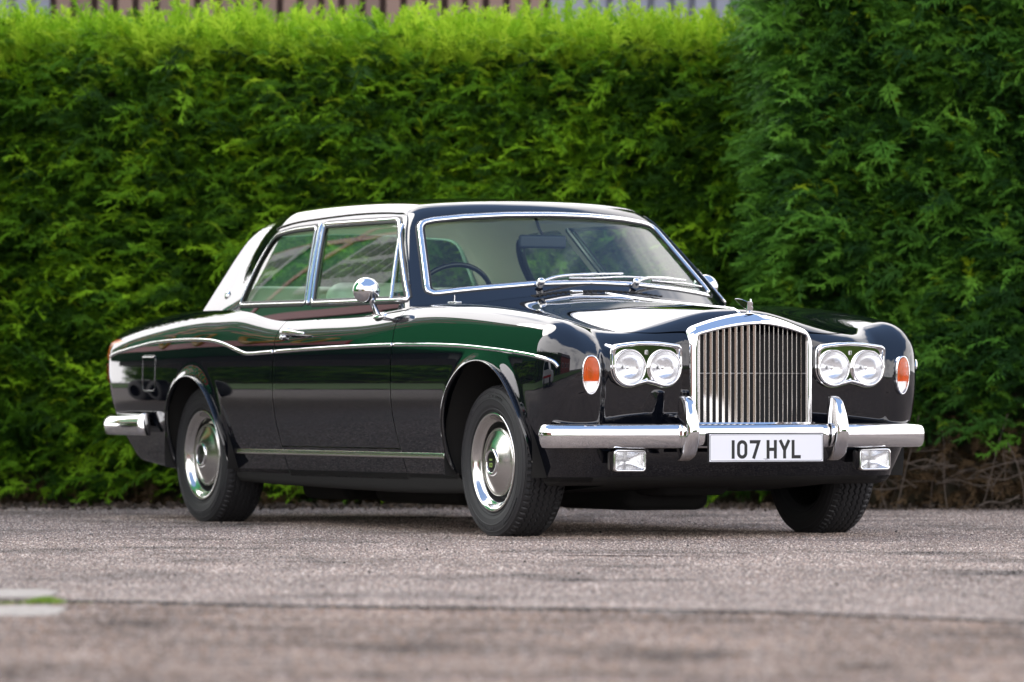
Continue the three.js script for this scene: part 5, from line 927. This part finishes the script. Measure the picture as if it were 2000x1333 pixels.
// ------------------------------------------------------------------ what stands round the yard outside the frame and shows in the paint, glass and chrome
{
  const trailer = thing('fairground_trailer', 'tall green fairground trailer with red bands and gold lettering parked outside the frame', 'trailer', [-8.4, 0, 2.25]);
  const gm = phys(rgb(0.03, 0.3, 0.1), 0.6, 0, { specularIntensity: 0.3 }), rm = phys(rgb(0.42, 0.018, 0.016), 0.35, 0, {}), gold = std(rgb(0.62, 0.36, 0.05), 0.4), white = std(rgb(0.85, 0.85, 0.85), 0.6), dark = std(rgb(0.08, 0.1, 0.1), 0.6);
  mesh('box_body', rbox(8, 3.55, 2.4, 0.06, 0, 2.925, 1.2), gm, trailer);
  mesh('chassis', merge(box(7.6, 0.12, 1.0, 0, 1.1, 1.2), box(0.1, 1.0, 0.1, 3.6, 0.5, 1.2)), std(rgb(0.16, 0.17, 0.16), 0.7), trailer);
  for (const [y, h] of [[1.22, 0.1], [2.55, 0.1], [4.5, 0.12], [3.75, 0.08]]) mesh('red_band', box(7.9, h, 0.02, 0, y, -0.006), rm, trailer);
  for (const x of [-2.6, 0.2, 2.9]) mesh('red_band', box(0.12, 3.0, 0.018, x, 2.85, -0.005), rm, trailer);
  for (const x of [-3.5, -2.75]) for (const z of [1.0, 2.0]) mesh('road_wheel', turned([[0.2, -0.1], [0.32, -0.1], [0.35, -0.06], [0.35, 0.06], [0.32, 0.1], [0.2, 0.1], [0.1, 0.08], [0, 0.08]], 'z', 32).translate(x, 0.35, z), M.rubber, trailer);
  for (const [x, y, w, h] of [[-1.2, 3.35, 1.3, 0.8], [1.5, 3.3, 1.5, 0.85]]) {
    mesh('sign_board', rbox(w, h, 0.03, 0.02, x, y, -0.02), white, trailer);
    for (let k = 0; k < 5; k++) for (const v of [0.18, -0.16]) mesh('sign_mark', box(w * 0.13, h * 0.24, 0.012, x + (k - 2) * w * 0.18, y + v * h, -0.038), dark, trailer);
  }
  const E = (x, y, s) => mesh('gold_letter', merge(box(0.16 * s, 1.0 * s, 0.02, x + 0.3 * s, y, -0.012), box(0.6 * s, 0.16 * s, 0.02, x, y + 0.42 * s, -0.0125), box(0.5 * s, 0.16 * s, 0.02, x + 0.05 * s, y, -0.0125), box(0.6 * s, 0.16 * s, 0.02, x, y - 0.42 * s, -0.0125)), gold, trailer);
  E(-0.1, 2.05, 0.7); E(0.75, 2.05, 0.7); E(2.2, 2.0, 0.6); E(-2.0, 2.05, 0.7);
  mesh('red_band', box(7.9, 0.05, 0.02, 0, 1.9, -0.006), rm, trailer);
  for (const x of [-1.6, 0.4, 1.7, 2.7, 3.4]) mesh('gold_scroll', new THREE.TorusGeometry(0.18, 0.035, 8, 24).translate(x, 1.4, -0.01), gold, trailer);
}
{ // white hatchback parked low beside the trailer
  const c = thing('hatchback_car', 'small white and red parked car beside the verge outside the frame', 'car', [-1.5, 0, 8.2], 0.25), w = phys(rgb(0.72, 0.72, 0.74), 0.3, 0, { clearcoat: 1 });
  const s = new THREE.Shape(); [[-1.9, 0.3], [1.9, 0.3], [1.95, 0.6], [1.8, 0.82], [0.95, 0.92], [0.35, 1.4], [-1.3, 1.42], [-1.85, 0.95], [-1.95, 0.6]].forEach(([x, y], i) => (i ? s.lineTo(x, y) : s.moveTo(x, y)));
  const g = new THREE.ExtrudeGeometry(s, { depth: 1.5, bevelEnabled: true, bevelSize: 0.06, bevelThickness: 0.08, bevelSegments: 3 }); g.translate(0, 0, -0.75); mesh('body', g, w, c);
  for (const z of [0.835, -0.835]) { const q = new THREE.Shape(); [[-1.5, 0.95], [0.78, 0.95], [0.3, 1.33], [-1.2, 1.34]].forEach(([x, y], i) => (i ? q.lineTo(x, y) : q.moveTo(x, y))); mesh('side_glass', new THREE.ExtrudeGeometry(q, { depth: 0.01, bevelEnabled: false }).translate(0, 0, z), M.bakelite, c); mesh('side_stripe', box(3.2, 0.12, 0.012, 0, 0.6, z), std(rgb(0.5, 0.02, 0.02), 0.4), c); }
  for (const x of [-1.2, 1.25]) for (const z of [0.75, -0.75]) mesh('road_wheel', turned([[0, 0.1], [0.2, 0.1], [0.29, 0.09], [0.31, 0.05], [0.31, -0.05], [0.29, -0.09], [0, -0.1]], 'z', 28).translate(x, 0.31, z), M.rubber, c);
}
{ // grass verge and hedges on the other sides of the yard
  const r = rng(400), n = createNoise2D(rng(401)), g = new THREE.PlaneGeometry(90, 4, 300, 16); g.rotateX(-Math.PI / 2); g.translate(-22, 0.06, 11); const a = g.attributes.position; for (let i = 0; i < a.count; i++) a.setY(i, 0.05 + 0.35 * smooth(9, 13, a.getZ(i)) + 0.04 * n(a.getX(i), a.getZ(i))); g.computeVertexNormals();
  structure('grass_verge', g, std(rgb(0.07, 0.13, 0.025), 1));
  hedgeWall({ label: 'clipped hedge along the grass verge, outside the frame', pos: [-9, 0.3, 14.4], turn: Math.PI, seed: 500, x0: -14, x1: 44, h: 3.0, foot: 0.1, count: 9500, top: 1500, dead: 0, len: 0.5, lean: 0, tones: green, fresh });
  hedgeWall({ label: 'dark conifer hedge facing the front of the coupe, outside the frame', pos: [34, 0, -14], turn: -1.2, seed: 600, x0: -14, x1: 12, h: 3.0, foot: 0.1, count: 4500, top: 900, dead: 0, len: 0.6, lean: 0, tones: greenCool, fresh });
  // brick outbuilding to the driver's side
  const b = thing('brick_building', 'low red brick building beyond the yard on the driver side, outside the frame', 'building', [11, 0, 22]);
  const tex = (() => { const N = 256, d = new Uint8Array(N * N * 4), q = rng(9); const tone = Array.from({ length: 400 }, () => q()); for (let y = 0; y < N; y++) for (let x = 0; x < N; x++) { const row = Math.floor(y / 16), u = (x + (row % 2) * 16) % N, brick = Math.floor(u / 32), m = (y % 16) < 2 || (u % 32) < 2, t = tone[(row * 8 + brick) % 400]; const v = m ? [140, 130, 120] : [118 + 40 * t, 58 + 22 * t, 44 + 16 * t]; d.set([...v, 255], (y * N + x) * 4); } const t = new THREE.DataTexture(d, N, N); t.colorSpace = THREE.SRGBColorSpace; t.wrapS = t.wrapT = THREE.RepeatWrapping; t.magFilter = THREE.LinearFilter; t.repeat.set(8, 3); t.needsUpdate = true; return t; })();
  mesh('wall', box(14, 4.2, 5, 0, 2.1, 2.5), std(rgb(1, 1, 1), 0.9, 0, { map: tex }), b);
  const rf = new THREE.Shape(); rf.moveTo(-0.3, 0); rf.lineTo(5.3, 0); rf.lineTo(2.5, 1.7); rf.closePath(); const rg = new THREE.ExtrudeGeometry(rf, { depth: 14.4, bevelEnabled: false }); rg.rotateY(-Math.PI / 2); rg.translate(7.2, 4.2, 0); mesh('roof', rg, std(rgb(0.12, 0.1, 0.1), 0.8), b);
  for (const x of [-4.5, -1.5, 1.5, 4.5]) { const w = mesh('window', box(1.3, 1.2, 0.06, x, 2.1, -0.02), std(rgb(0.75, 0.75, 0.74), 0.5), b); mesh('pane', box(1.14, 1.04, 0.02, x, 2.1, -0.055), M.bakelite, w); }
}

renderer.render(scene, camera);
